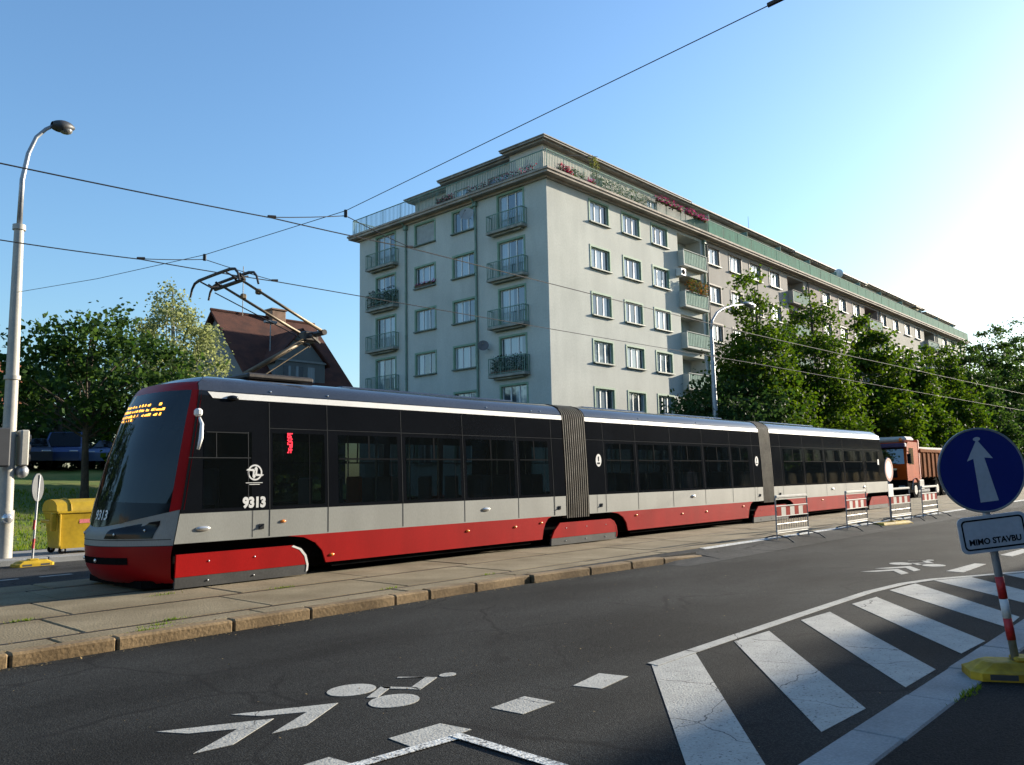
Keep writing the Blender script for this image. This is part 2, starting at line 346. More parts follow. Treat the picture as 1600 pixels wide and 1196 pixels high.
mb = MB()
for q in ([(5.15,4.14),(5.6,4.22),(5.66,3.97),(5.21,3.91)], [(4.3,4.21),(4.68,4.23),(4.70,3.95),(4.33,3.93)], [(3.4,4.24),(3.82,4.22),(3.86,3.96),(3.38,3.95)], [(2.55,4.24),(2.95,4.24),(2.98,3.96),(2.57,3.96)], [(1.7,4.22),(2.1,4.22),(2.1,3.94),(1.7,3.94)],
          [(14.56,3.93),(15.99,3.85),(15.98,3.67),(14.52,3.67)], [(17.75,3.84),(19.3,3.76),(19.2,3.55),(17.6,3.6)], [(21,3.75),(23,3.7),(23,3.5),(21,3.52)]):
    poly(mb, q)
struct('cycle_lane_dashes', mb, PAINT)
mb = MB()
def band(mb, a, b, w, z):
    d = Vector((b[0]-a[0], b[1]-a[1])).normalized(); n = Vector((-d.y, d.x))*w/2
    poly(mb, [(a[0]+n.x, a[1]+n.y), (a[0]-n.x, a[1]-n.y), (b[0]-n.x, b[1]-n.y), (b[0]+n.x, b[1]+n.y)], z)
band(mb, (2.3, 4.06), (3.74, 3.91), .085, Zm+.005); band(mb, (3.70, 3.95), (3.66, 2.0), .085, Zm+.009)
struct('fresh_parking_line', mb, PAINTB)
def sharrow(mb, ox, oy, s=1.0, flip=1):
    P = lambda pts: [(ox+s*x, oy+s*flip*y) for x, y in pts]
    c1 = [(0.0,0.34),(.62,-.02),(.12,-.34),(-.08,-.31),(.34,-.05),(.30,.02),(-.02,.27)]
    c1 = [(-.02,.35),(.64,.0),(.17,-.30),(-.07,-.27),(.36,-.02),(.10,.14)]
    poly(mb, P([c1[0], c1[1], c1[4], c1[5]])); poly(mb, P([c1[1], c1[2], c1[3], c1[4]]))
    c2 = [(x-.52, y+.02) for x, y in c1]
    poly(mb, P([c2[0], c2[1], c2[4], c2[5]])); poly(mb, P([c2[1], c2[2], c2[3], c2[4]]))
    for cx, cy in ((.93, .23), (.94, -.28)):
        poly(mb, P([(cx+.20*math.cos(k*math.pi/12), cy+.17*math.sin(k*math.pi/12)) for k in range(24)]))
    poly(mb, P([(.86,-.05),(1.14,.13),(1.19,.06),(.92,-.11)])); poly(mb, P([(1.14,.13),(1.30,-.12),(1.27,-.18),(1.12,.06)]))
    poly(mb, P([(1.27,-.19),(1.62,.00),(1.58,.09),(1.27,-.08)])); poly(mb, P([(1.57,.09),(1.62,.01),(1.43,.27),(1.40,.25)]))
    poly(mb, P([(1.74+.08*math.cos(k*math.pi/8), .0+.06*math.sin(k*math.pi/8)) for k in range(16)]))
mb = MB(); sharrow(mb, 3.05, 5.19); sharrow(mb, 14.35, 4.62, 1.05)
struct('cycle_lane_symbols', mb, PAINT)
mb = MB()
for x in (4.4, 5.3, 6.8, 8.3): poly(mb, [(x, 16.8), (x+.55, 16.8), (x+.55, 16.68), (x, 16.68)])
struct('far_road_dashes', mb, PAINT)
mb = MB()
for x0_, x1_ in ((15.2, 40), (40, 110)): mb.prism([(x0_, 8.62, .1), (x1_, 8.62, .1), (x1_, 8.76, .117), (x0_, 8.76, .117)], (0, 0, .006))
struct('track_edge_line', mb, PAINTB)

rl = random.Random(11); mb = MB()
def flake(mb, x, y, z, k, rl):
    a = Vector((rl.gauss(0, 1), rl.gauss(0, 1), rl.gauss(0, .25))).normalized(); b = a.cross(Vector((0, 0, 1))).normalized()
    c = Vector((x, y, z+k*.25)); mb.add([c-a*k, c+b*k*.6, c+a*k, c-b*k*.5], [(0, 1, 2, 3)])
for _ in range(420):
    x = rl.uniform(1.5, 16)**1.0; y = 8.56-abs(rl.gauss(0, .10))
    if x > 9: y -= (x-9)*.07
    flake(mb, x, y, .004, rl.uniform(.006, .02), rl)
for _ in range(260): flake(mb, rl.uniform(2, 14), rl.uniform(2.2, 8.4), .004, rl.uniform(.004, .013), rl)
for _ in range(160): flake(mb, rl.uniform(2, 14), rl.choice((8.78, 9.2, 9.24, 10.62)) + rl.gauss(0, .05), .121, rl.uniform(.008, .02), rl)
tag(build('fallen_leaves', mb, leafmat('dry_leaf', (.10, .06, .025), (.30, .22, .10), .1)), 'dry leaf bits and grit lying along the worn kerb and on the asphalt', 'litter', kind='stuff')
mb = MB()
for xx, yy, n in ((3.9, 8.80, 60), (4.05, 9.0, 70), (4.3, 9.22, 80), (6.6, 10.62, 70), (7.4, 9.22, 40), (5.2, 11.4, 50), (9.4, 9.22, 40), (3.2, 10.62, 60), (6.25, 1.62, 30), (6.35, 1.60, 40), (6.1, 1.62, 20)):
    for _ in range(n):
        x = xx+rl.gauss(0, .10); y = yy+rl.gauss(0, .018); z = .112; h = rl.uniform(.015, .045); a = rl.uniform(0, 6.28)
        mb.add([(x-.006*math.cos(a), y-.006*math.sin(a), z), (x+.006*math.cos(a), y+.006*math.sin(a), z), (x+rl.gauss(0, .015), y+rl.gauss(0, .015), z+h)], [(0, 1, 2)])
tag(build('weeds', mb, BLADE), 'small tufts of weed growing in the joints of the track panels and near kerb', 'weeds', kind='stuff')

# ------------------------------------------------------------------ tram
TY = 12.88
SILV = mat('silver_paint', (.265, .268, .242), .5, .09, 1.0, 60, ior=1.35, stretch=(1.5, 1.5, .35))
RED = mat('red_paint', (.345, .006, .006), .45, .10, 1.2, 60, ior=1.22, stretch=(1.5, 1.5, .4))
REDD = mat('red_pillar_paint', (.26, .005, .006), .35, .08, 1.5, 60, ior=1.3)
ROOFP = mat('roof_grey_metal', (.034, .039, .050), .11, .12, 1.5, 30, metal=.0, ior=1.6)
STRIPE = mat('white_stripe_paint', (.74, .73, .69), .4, .05, 2, 40)
BLK = mat('black_gloss_panel', (.007, .008, .010), .10, .1, 1, 30, ior=1.3)
BLK2 = mat('black_frame', (.012, .013, .014), .9, .1, 1, 30, ior=1.06)
GRY = mat('grey_seal', (.04, .042, .043), .9, .1, 2, 30, ior=1.08)
RIB = mat('rib_edge', (.19, .17, .13), .7, .2)
UND = mat('underframe_black', (.008, .008, .008), 1.0, .3, 3, 30, ior=1.05)
RUB = mat('dark_rubber', (.045, .046, .045), .7, .25, 3, 30)
BEL = mat('bellows_fabric', (.085, .076, .060), .8, .25, 3, 30)
TGL = glassmat('tram_tinted_glass', (.36, .41, .39), .80, 1.40)
WSC = glassmat('windscreen_glass', (.16, .20, .24), .4, 1.52)
LEDO = mat('orange_led', (.1, .03, 0), .5, emit=(1, .42, .05, 1.6)); LEDR = mat('red_led', (.1, 0, 0), .5, emit=(1, .02, .05, 1.1))
DISP = mat('display_black', (.006, .006, .008), .4)
WHT = mat('white_lettering', (.62, .62, .60), .6, .05); GLW = mat('lamp_glass', (.6, .6, .58), .15, .05, metal=.6); ORG = mat('orange_lens', (.75, .22, .03), .25, .1)
INTL = mat('interior_panel', (.28, .29, .29), .7, .08); SEAT = mat('seat_grey', (.12, .13, .14), .6, .1); SEATO = mat('seat_orange', (.65, .17, .03), .6, .1); SEATB = mat('seat_blue', (.05, .14, .32), .6, .1); POLEM = mat('grab_pole', (.5, .5, .48), .3, metal=.7)
WP = [(.12, 1.19), (.78, 1.235), (1.21, 1.235), (2.0, 1.21), (2.93, 1.165), (3.04, 1.155), (3.12, 1.12), (3.20, 1.05), (3.27, .93), (3.32, .75), (3.36, .4), (3.38, 0)]
def w(z):
    for (a, b), (c, d) in zip(WP, WP[1:]):
        if z <= c: return b + (d-b)*max(0, (z-a))/(c-a)
    return 0
def interp(T, z):
    if z <= T[0][0]: return T[0][1]
    for (a, b), (c, d) in zip(T, T[1:]):
        if z <= c: return b + (d-b)*(z-a)/(c-a)
    return T[-1][1]
X0T = [(.22, 5.02), (.30, 4.88), (.45, 4.79), (.75, 4.75), (.96, 4.75), (1.03, 4.82), (1.42, 4.90), (2.03, 5.05), (2.66, 5.26), (3.05, 5.46), (3.2, 5.58), (3.3, 5.85), (3.38, 6.3)]
XCT = [(.22, 5.50), (.3, 5.42), (.63, 5.40), (1.42, 5.54), (3.17, 5.80), (3.3, 6.0), (3.38, 6.4)]
def nose(z, t, push=0): # t -1..1 across, +1 = side nearest the camera
    x0, xc = interp(X0T, z), interp(XCT, z); p = 2.3 if z < 1.1 else 2.6
    return (x0 + (xc-x0)*abs(t)**p - push, TY - w(z)*t*(1-.02*abs(t)), z)
def side(mb, za, zb, xa, xb, sg=-1, push=0., n=2):
    """strip of the body side between two heights; xa, xb may be functions of height"""
    zs = [za] + [z for z, _ in WP if za < z < zb] + [zb]
    fa = xa if callable(xa) else (lambda z: xa); fb = xb if callable(xb) else (lambda z: xb)
    mb.grid([[(fa(z), TY+sg*(w(z)+push), z), (fb(z), TY+sg*(w(z)+push), z)] for z in zs])
def spoly(mb, pts, sg=-1, push=.0, th=.03):
    vs = [(x, TY+sg*(w(z)+push), z) for x, z in pts]; mb.prism(vs, (0, -sg*th, 0))
tram = thing('tram', 'red, silver and black articulated tram standing on the far track with its pantograph raised', 'tram', (20.5, TY, .12))
mods = [(None, 14.42), (15.28, 24.28), (25.06, None)]
XR = lambda z: 35.95 - max(0, z-1.3)*.32   # rear corner
windows = [[(8.28, 9.58), (9.78, 11.17), (11.34, 12.74), (12.92, 13.86)], [(16.05, 17.22), (17.42, 18.88), (19.08, 20.58), (20.78, 22.20), (22.40, 23.45)], [(25.95, 27.45), (27.65, 29.25), (29.45, 31.1), (31.3, 33.15), (33.55, 35.0)]]
seams = [[6.96, 8.06, 9.68, 11.25, 12.83, 14.0], [15.95, 17.32, 18.98, 20.68, 22.30, 23.72], [25.75, 27.55, 29.35, 31.2, 33.3]]
doors = [[(7.02, 8.0)], [], []]
ZS0, ZS1 = 1.27, 2.43
for k, (xa, xb) in enumerate(mods):
    fa = xa if xa else (lambda z: interp(XCT, z)); fb = xb if xb else XR
    sh = MB()
    for sg in (-1, 1):
        sh.m = 0; side(sh, .78, 1.21, fa, fb, sg)              # silver
        sh.m = 1; side(sh, 1.21, ZS0, fa, fb, sg); side(sh, ZS1, 2.93, fa, fb, sg)
        ops = sorted(windows[k] + (doors[k]))
        if k == 0 and sg < 0: ops = [(5.85, 6.65)] + ops
        px = fa
        for a, b in ops: side(sh, ZS0, ZS1, px, a, sg); px = b
        side(sh, ZS0, ZS1, px, fb, sg)
        sh.m = 2; side(sh, 2.94, 3.035, (lambda z: 6.0 if z < 3 else 5.92) if k == 0 else fa, fb, sg, .004)
        sh.m = 1; side(sh, 2.93, 3.05, fa, fb, sg, -.002)
    body = build('body_section', sh, [SILV, BLK, STRIPE], tram, smooth=True, angle=30)
    # roof
    rf = MB(); zs = [3.05, 3.08, 3.12, 3.16, 3.20, 3.235, 3.27, 3.295, 3.32, 3.345, 3.36, 3.38]
    x_start = (lambda z: interp(XCT, z)) if k == 0 else (lambda z: xa)
    x_end = (lambda z: xb) if xb else (lambda z: XR(z) - (z-3.05)*1.2)
    prof = [(z, -w(z)) for z in zs] + [(z, w(z)) for z in zs[::-1]]
    nst = 6
    rf.grid([[(x_start(z)+(x_end(z)-x_start(z))*i/nst, TY+y, z) for i in range(nst+1)] for z, y in prof])
    roof = build('roof', rf, ROOFP, body, smooth=True, angle=50)
    eq = MB()
    for (ea, eb) in {0: [(8.9, 13.6)], 1: [(16.2, 19.0), (20, 23.4)], 2: [(26, 30.5)]}[k]: eq.bbox(ea, eb, TY-.42, TY+.62, 3.32, 3.40, .03)
    build('roof_equipment_box', eq, ROOFP, roof)
    # drip gutter line and rivet row on the roof edge
    # red skirt, bogie covers
    xs_, xe_ = {0: (7.30, 13.90), 1: (16.12, 23.55), 2: (25.92, 33.50)}[k]
    def arch(x, d): return [(x, .78), (x+d*.30, .74), (x+d*.52, .64), (x+d*.66, .5), (x+d*.74, .30)]
    for sg in (-1, 1):
        sk = MB(); spoly(sk, arch(xs_, 1) + arch(xe_, -.40)[::-1], sg, .003, .03); build('red_skirt', sk, RED, body)
        zb = MB(); zb.box(xs_+.9, xe_-.6, TY+sg*1.12-.02, TY+sg*1.12+.02, .22, .32); build('lower_trim', zb, UND, body)
        for x in seams[k]: sm = MB(); side(sm, .80, 2.92, x-.007, x+.007, sg, .003); build('panel_seam', sm, GRY, body)
        sm = MB(); side(sm, 2.50, 2.510, (6.96 if k == 0 else xa), (xb if xb else 35.3), sg, .003); build('window_line', sm, GRY, body)
    for a, b in windows[k]:
        for sg in (-1, 1):
            g = MB(); side(g, ZS0, ZS1, a, b, sg, .002); wo = build('window', g, TGL, body)
            if True:
                f = MB(); zt = 2.02
                side(f, zt-.014, zt+.014, a, b, sg, .006); side(f, zt, ZS1, (a+b)/2-.02, (a+b)/2+.02, sg, .006)
                side(f, ZS0, zt, b-.16, b-.15, sg, .006)
                build('window_divider', f, BLK2, wo)
    for a, b in doors[k]:
        for sg in (-1,):
            g = MB(); side(g, ZS0, ZS1, a, b, sg, .002); d = build('door', g, TGL, body)
            g = MB(); side(g, ZS0, ZS1, (a+b)/2+.18, (a+b)/2+.195, sg, .006); build('door_edge', g, BLK2, d)
    # little marker lamps and hatch latches
    lam = {0: [(7.20, 1.02, 0), (11.33, .62, 0), (12.72, .62, 0), (13.55, .66, 0), (8.15, .42, 0)], 1: [(17.2, .66, 0), (19.4, .6, 0), (20.7, .6, 0), (22.9, .66, 0)], 2: [(28.9, .66, 0), (31.2, .66, 0)]}[k]
    for x, z, _ in lam:
        g = MB(); g.blob((x, TY-w(z)-.004, z), (.055, .022, .025), 5, 0); build('side_marker', g, ORG, body, smooth=True)
    for x, z in {0: [(11.95-.1, 1.02), (5.86, .98)], 1: [(20.0, 1.05)], 2: [(29.9, 1.03), (33.1, 1.03)]}[k]:
        g = MB(); g.blob((x, TY-w(z)-.004, z), (.12, .03, .04), 6, 0); build('side_lamp', g, GLW, body, smooth=True)
    for x in {0: [6.82, 14.18], 1: [15.75, 24.05], 2: [25.5]}[k]:
        g = MB(); side(g, .80, 1.21, x-.16, x-.15, -1, .003); g.bbox(x-.05, x+.04, TY-1.25, TY-1.235, .92, 1.0, .004)
        g.tube([(x-.05, TY-1.255, .93), (x+.03, TY-1.255, .985)], .01); build('hatch_latch', g, GRY, body)
    if k:
        for x in {1: [15.72, 23.98], 2: [34.95]}[k]:
            g = MB(); z = 2.02
            g.prism([(x+.11*math.cos(q*math.pi/12), TY-w(z)-.004, z+.15*math.sin(q*math.pi/12)) for q in range(24)], (0, -.003, 0)) if k == 1 else g.box(x-.09, x+.07, TY-w(z)-.007, TY-w(z)-.004, z-.12, z+.1)
            s_ = build('round_sticker' if k == 1 else 'door_sticker', g, WHT, body)
            g = MB()
            if k == 1: g.prism([(x-.02, TY-w(z)-.009, z+.09), (x+.02, TY-w(z)-.009, z+.09), (x+.015, TY-w(z)-.009, z-.02), (x-.015, TY-w(z)-.009, z-.02)], (0, -.002, 0)); g.prism([(x-.05, TY-w(z)-.009, z-.05), (x+.05, TY-w(z)-.009, z-.05), (x+.05, TY-w(z)-.009, z-.09), (x-.05, TY-w(z)-.009, z-.09)], (0, -.002, 0)); build('sticker_symbol', g, GRY, s_)
    # saloon: floor, ceiling, seats, grab poles
    ia = xa if xa else 6.2; ib = xb if xb else 35.2
    g = MB(); g.box(ia, ib, TY-1.15, TY+1.15, .80, .84); build('floor', g, SEAT, body)
    g = MB(); g.box(ia, ib, TY-1.1, TY+1.1, 2.6, 2.64); build('ceiling', g, INTL, body)
    for j, (a, b) in enumerate(windows[k]):
        for sg in (-1, 1):
            for xx in ((a+.25, b-.35) if not (k == 0 and j == 1 and sg < 0) else ()):
                g = MB(); y = TY+sg*.78
                g.bbox(xx-.02, xx+.40, y-.22, y+.22, 1.08, 1.14, .02); g.bbox(xx+.36, xx+.43, y-.22, y+.22, 1.1, 1.72, .03, ); g.tube([(xx+.2, y, .66), (xx+.2, y, 1.1)], .03, 6)
                build('seat', g, SEATO if (k == 0 and j == 0 and sg < 0 and xx < 9) else SEAT, body)
        for yy in (-.45, .45): g = MB(); g.tube([(b+.1, TY+yy, .66), (b+.1, TY+yy, 2.6)], .018, 6); build('grab_pole', g, POLEM, body)
    # underframe in shadow and wheels
    g = MB(); ua = (xa if xa else 5.5); ub = (xb if xb else 35.5)
    g.box(ua, ub, TY-1.05, TY+1.05, .40, .79); g.box(ua+.1, ub-.1, TY-.9, TY+.9, .24, .42); build('underframe', g, UND, body)
# bogies covers: red panel above, dark rubber below, bright edge on the rounded end
def cover(xa, xb, front):
    zt, zl, zb = .625, .30, .14
    pts = [(xa, zl), (xa, zt)] if front else [(xa, zl), (xa+.10, zl+.17), (xa+.28, zt)]
    rnd = [(xb-.30, zt), (xb-.15, zt-.06), (xb-.05, zt-.17), (xb, zl)]
    for sg in (-1, 1):
        g = MB(); spoly(g, pts + rnd, sg, .006, .04); c = build('bogie_cover', g, RED, tram)
        g = MB(); spoly(g, [(xa, zb), (xa, zl-.004), (xb, zl-.004), (xb-.03, zb)], sg, .002, .05); build('rubber_skirt', g, RUB, c)
        if sg < 0:
            g = MB(); e = [(xb-.30, zt), (xb-.15, zt-.06), (xb-.05, zt-.17), (xb, zl), (xb-.01, .2)]
            spoly(g, e + [(x-.035, z-.02) for x, z in e[::-1]], sg, .009, .01); build('reflective_edge', g, STRIPE if front else RED, c)
            x = xa+.5
            while x < xb-.3:
                for zz in (.5, .22): g = MB(); g.blob((x, TY-w(zz)-.008, zz), (.014, .01, .014), 4, 0); build('cover_bolt', g, GLW, c)
                x += .75
    for x in (xa+.55, xb-.65):
        for sg in (-1, 1):
            wh = MB(); y = TY+sg*.72; wh.tube([(x, y-.07, .44), (x, y+.07, .44)], .31, 20); build('wheel', wh, UND, tram)
cover(5.47, 7.70, True); cover(13.92, 16.40, False); cover(23.62, 26.16, False); cover(33.60, 35.9, False)
# nose
def nosegrid(mb, z0, z1, t0, t1, nz=6, nt_=14, push=0):
    f0 = z0 if callable(z0) else (lambda t: z0); f1 = z1 if callable(z1) else (lambda t: z1)
    mb.grid([[nose(f0(t)+(f1(t)-f0(t))*i/nz, t, push) for t in [t0+(t1-t0)*j/nt_ for j in range(nt_+1)]] for i in range(nz+1)])
edge = lambda t: 1.03 + .24*abs(t)**1.8
g = MB(); nosegrid(g, .22, .76, -1, 1, 7, 24)
fb_ = build('front_bumper', g, REDD, tram, smooth=True)
g = MB(); nosegrid(g, .22, .23, -1, 1, 1, 16); g.box(5.1, 5.6, TY-.95, TY+.95, .16, .26); build('bumper_lip', g, UND, fb_)
g = MB(); nosegrid(g, .50, .60, -.62, .62, 2, 20, .008); gr_ = build('lower_grille', g, UND, fb_, smooth=True)
for t in (.12, -.5):
    p = nose(.55, t, .02); g = MB(); g.blob(p, (.02, .035, .03), 6, 0); build('fog_lamp', g, GLW, gr_, smooth=True)
g = MB(); nosegrid(g, .76, edge, -1, 1, 6, 26)
nf = build('nose_panel', g, SILV, tram, smooth=True)
g = MB(); nosegrid(g, .845, .855, -.98, .98, 1, 24, .004); nosegrid(g, .755, .765, -1, 1, 1, 24, .004); build('panel_joint', g, GRY, nf)
for s in (1, -1):
    g = MB(); hl = [(.30, .87), (.84, .87), (.88, 1.12), (.36, 1.0)]
    n_ = 8; P = []
    for i in range(5):
        row = []
        for j in range(n_+1):
            a = (hl[0][0]+(hl[1][0]-hl[0][0])*j/n_, hl[0][1]); b = (hl[3][0]+(hl[2][0]-hl[3][0])*j/n_, hl[3][1]+(hl[2][1]-hl[3][1])*j/n_)
            row.append(nose(a[1]+(b[1]-a[1])*i/4, s*(a[0]+(b[0]-a[0])*i/4), .008))
        P.append(row)
    g.grid(P); h = build('headlight', g, BLK, nf, smooth=True)
    for t, z in ((.45, .93), (.76, .985)): g = MB(); g.blob(nose(z, s*t, .012), (.012, .028, .022), 6, 0); build('headlight_lens', g, GLW, h, smooth=True)
g = MB(); nosegrid(g, edge, 3.06, -.93, .93, 12, 22)
ws = build('windscreen', g, WSC, tram, smooth=True)
for s in (1, -1):  # each pillar wraps a little on to the side
    g = MB(); nosegrid(g, edge, 3.06, s*.93, s*1.0, 12, 3, .004)
    g.grid([[nose(edge(1)+(3.06-edge(1))*i/10, s, .004), (nose(edge(1)+(3.06-edge(1))*i/10, s)[0]+.05, TY-s*(w(edge(1)+(3.06-edge(1))*i/10)+.004), edge(1)+(3.06-edge(1))*i/10)] for i in range(11)])
    build('red_pillar', g, RED, tram, smooth=True)
g = MB(); nosegrid(g, 3.06, 3.2, -1, 1, 4, 20); build('red_brow', g, REDD, tram, smooth=True)
g = MB(); nosegrid(g, 3.2, 3.378, -1, 1, 6, 20); build('front_roof_cap', g, ROOFP, tram, smooth=True)
g = MB(); nosegrid(g, edge, lambda t: 1.42-.06*abs(t), -.93, .93, 3, 22, .003); build('lower_black_panel', g, BLK, tram, smooth=True)
g = MB()   # black dash area below the windscreen, cab interior
g.grid([[nose(edge(t) if i == 0 else 1.36, t*.93, -.01) for t in [-1+2*j/16 for j in range(17)]] for i in (0, 1)])
g.box(5.6, 6.1, TY-1.1, TY+1.1, .8, 1.32); g.box(6.75, 6.79, TY-1.1, TY+1.1, .7, 3.1)
cabf = build('cab_dashboard', g, UND, tram)
g = MB(); g.bbox(6.15, 6.6, TY-.3, TY+.3, 1.0, 1.12, .03); g.bbox(6.52, 6.62, TY-.28, TY+.28, 1.1, 1.9, .04); build('driver_seat', g, SEAT, tram)
# front orange destination display, just behind the glass
P0 = Vector(nose(2.80, .34, -.06)); P1 = Vector(nose(2.72, .34, -.06)); 
g = MB(); g.grid([[nose(z, t, -.03) for t in [-.8+1.6*j/10 for j in range(11)]] for z in (2.5, 2.98)]); db = build('destination_display', g, DISP, tram)
def on_nose(mb_txt, tc, zc, push):
    """bend flat lettering (x across, y up, in metres) on to the nose"""
    out = MB(); vs = []
    for v in mb_txt.v:
        z = zc+v[1]; t = tc - v[0]/w(z)
        x, y, zz = nose(z, max(-1, min(1, t)), push); vs.append((x-v[2]*.2, y, zz))
    out.add(vs, mb_txt.f); return out
I4 = Matrix.Identity(4)
# a viewer in front of the tram sees +Y on his left: letter x runs towards the camera side
def on_nose_r(mb_txt, tc, zc, push):
    out = MB(); vs = []
    for v in mb_txt.v:
        z = zc+v[1]; t = tc + v[0]/w(z)
        x, y, zz = nose(z, max(-1, min(1, t)), push); vs.append((x-v[2]*.2, y, zz))
    out.add(vs, mb_txt.f); return out
g = MB(); random.seed(3)
dots = MB()
for row, (za, n) in enumerate(((2.86, 26), (2.78, 34), (2.70, 40), (2.64, 16))):
    for j in range(n):
        if random.random() < (.62 if row < 3 else .35):
            x = -.55+1.15*j/n + random.uniform(-.01, .01); dots.box(x, x+random.choice((.012, .03, .045)), za-2.75-.022, za-2.75+.022*random.random(), 0, .002)
led = on_nose_r(dots, .12, 2.75, .006); build('led_lettering', led, LEDO, db)
t9 = text_mb('9313', .20, I4, .002, .004, 1.0)
build('fleet_number', on_nose_r(t9, .08, 1.20, .016), WHT, tram)
ex, ey = (1, 0, 0), (0, 0, 1)
for z in (2.0,):
    pass
tz = 1.33; t9 = text_mb('9313', .215, frame((6.69, TY-w(tz)-.006, tz), ex, ey, (0, -1, 0)), .002, .012, .92); build('fleet_number', t9, WHT, tram)
# round emblem: ring with a bent double arrow through it
g = MB(); cx, cz = 6.70, 1.80; yb = TY-w(cz)-.006; 
def sp(x, z, d=0): return (cx+x, TY-w(cz+z)-.006-d, cz+z)
ro, ri = .125, .10
g.grid([[sp(rr*math.cos(q*math.pi/20), rr*math.sin(q*math.pi/20)) for rr in (ri, ro)] for q in range(41)])
for s in (1, -1):
    pl = [(-.155, .035), (-.12, .06), (-.02, .055), (.0, .035), (-.01, -.02), (.012, -.06), (-.02, -.10), (-.045, -.06), (-.035, .02), (-.11, .03)]
    g.add([sp(s*x, s*z, .001) for x, z in pl], [tuple(range(len(pl)))])
g.add([sp(x, z, .001) for x, z in ((-.16, -.155), (.13, -.155), (.13, -.165), (-.16, -.165))], [(0, 1, 2, 3)]); g.add([sp(x, z, .001) for x, z in ((-.10, -.18), (.08, -.18), (.08, -.19), (-.10, -.19))], [(0, 1, 2, 3)])
build('round_emblem', g, WHT, tram)
# red side LED display behind the first door glass
g = MB(); random.seed(5); cx_, cz_ = 7.33, 2.27
for j in range(5):
    for i in range(15):
        if random.random() < .72: g.box(cx_-.05+j*.02, cx_-.037+j*.02, TY-w(cz_)-.012, TY-w(cz_)-.006, cz_-.16+i*.022, cz_-.16+i*.022+.018)
build('side_led_display', g, LEDR, tram)
# cab side window with sliding light
g = MB(); side(g, ZS0, ZS1, 5.85, 6.65, -1, .002); cw = build('cab_window', g, TGL, tram)
g = MB(); side(g, 2.02, 2.035, 5.62, 6.63, -1, .006); side(g, 2.03, 2.42, 6.05, 6.065, -1, .006); side(g, 1.3, 2.43, 6.58, 6.595, -1, .006); side(g, 2.41, 2.425, 5.9, 6.6, -1, .006); build('window_divider', g, GRY, cw)
# mirror arm and camera bump
g = MB(); g.bbox(5.69, 5.79, TY-1.30, TY-1.17, 2.64, 2.76, .03); mr_ = build('mirror', g, STRIPE, tram)
g = MB(); g.tube([(5.74, TY-1.28, 2.62), (5.75, TY-1.34, 2.52), (5.70, TY-1.42, 2.3), (5.66, TY-1.42, 2.14)], [.018, .028, .034, .022], 8); build('mirror_housing', g, STRIPE, mr_, smooth=True)
g = MB(); g.blob((6.33, TY-1.17, 2.955), (.10, .05, .045), 7, 0); build('side_camera', g, BLK, tram, smooth=True)
# bellows
for xa, xb in ((14.42, 15.28), (24.28, 25.06)):
    g = MB(); n_ = 11; P = []
    outline = [(z, -w(z)) for z in (.72, 1.0, 1.5, 2.0, 2.5, 2.93, 3.04, 3.12, 3.2, 3.27, 3.32, 3.36)]; outline = outline + [(z, -y) for z, y in outline[::-1]]
    for i in range(n_*2+1):
        kk = .0 if i % 2 else -.10
        P.append([(xa+(xb-xa)*i/(n_*2), TY+y*(1+kk*.9), (z*(1+kk*.15) if z > 3 else z)) for z, y in outline])
    g.grid(P); be = build('bellows', g, BEL, tram)
    for i in range(1, n_*2+1, 2):
        g = MB(); g.tube([p for p in P[i] if p[1] < TY+.4], .011, 4, False); build('bellows_rib', g, RIB, be)
    for x in (xa+.02, xb-.02):
        g = MB()
        for (z1, y1), (z2, y2) in zip(outline, outline[1:]): g.prism([(x-.035, TY+y1*1.0, z1), (x+.035, TY+y1*1.0, z1), (x+.035, TY+y2*1.0, z2), (x-.035, TY+y2*1.0, z2)], (0, 0, .01))
        build('bellows_frame', g, UND, be)
    g = MB(); g.box(xa-.2, xb+.2, TY-.85, TY+.85, .3, .72); build('joint_underframe', g, UND, tram)
# rear wall
g = MB(); zs = [.3, .78, 1.21, 2.0, 2.6, 3.05, 3.2]
g.grid([[(XR(z)-(max(0, z-3.05))*1.2+.25*(1-(2*j/12-1)**2), TY+w(z)*(2*j/12-1), z) for j in range(13)] for z in zs]); build('rear_panel', g, BLK, tram, smooth=True)
# pantograph
PAN = mat('pantograph_steel', (.055, .048, .042), .5, .2, 6, 30, metal=.4); PANY = mat('pantograph_tube', (.16, .12, .07), .5, .2, 6, 30, metal=.3)
pg = build('pantograph', MB().bbox(7.0, 8.3, TY-.42, TY+.42, 3.40, 3.50, .03), PAN, tram)
g = MB(); g.tube([(7.15, TY-.0, 3.5), (8.55, TY-.05, 4.38)], [.05, .04], 8); build('lower_arm', g, PANY, pg, smooth=True)
g = MB(); g.tube([(7.45, TY-.12, 3.5), (8.35, TY-.15, 4.12)], .014, 6); build('control_rod', g, PANY, pg)
K = (8.5, 4.36)
for yy0, yy1 in ((-.38, -.34), (.22, .30)):
    g = MB(); g.tube([(K[0]+.05, TY+yy0, K[1]), (6.85, TY+yy1, 5.10)], [.034, .022], 8); build('upper_arm', g, PANY, pg, smooth=True)
g = MB(); g.tube([(8.25, TY-.05, 4.28), (6.8, TY+.42, 4.98)], .010, 6); build('parallel_rod', g, PAN, pg)
g = MB(); g.tube([(K[0], TY-.45, K[1]), (K[0], TY+.32, K[1])], .055, 8); g.bbox(8.3, 8.6, TY-.12, TY+.1, 4.22, 4.42, .03)
g.tube([(8.3, TY-.3, 4.30), (8.62, TY-.1, 4.22)], .03, 6); g.tube([(8.35, TY+.3, 4.30), (8.55, TY+.1, 4.16)], .03, 6)
build('knee_joint', g, PAN, pg)
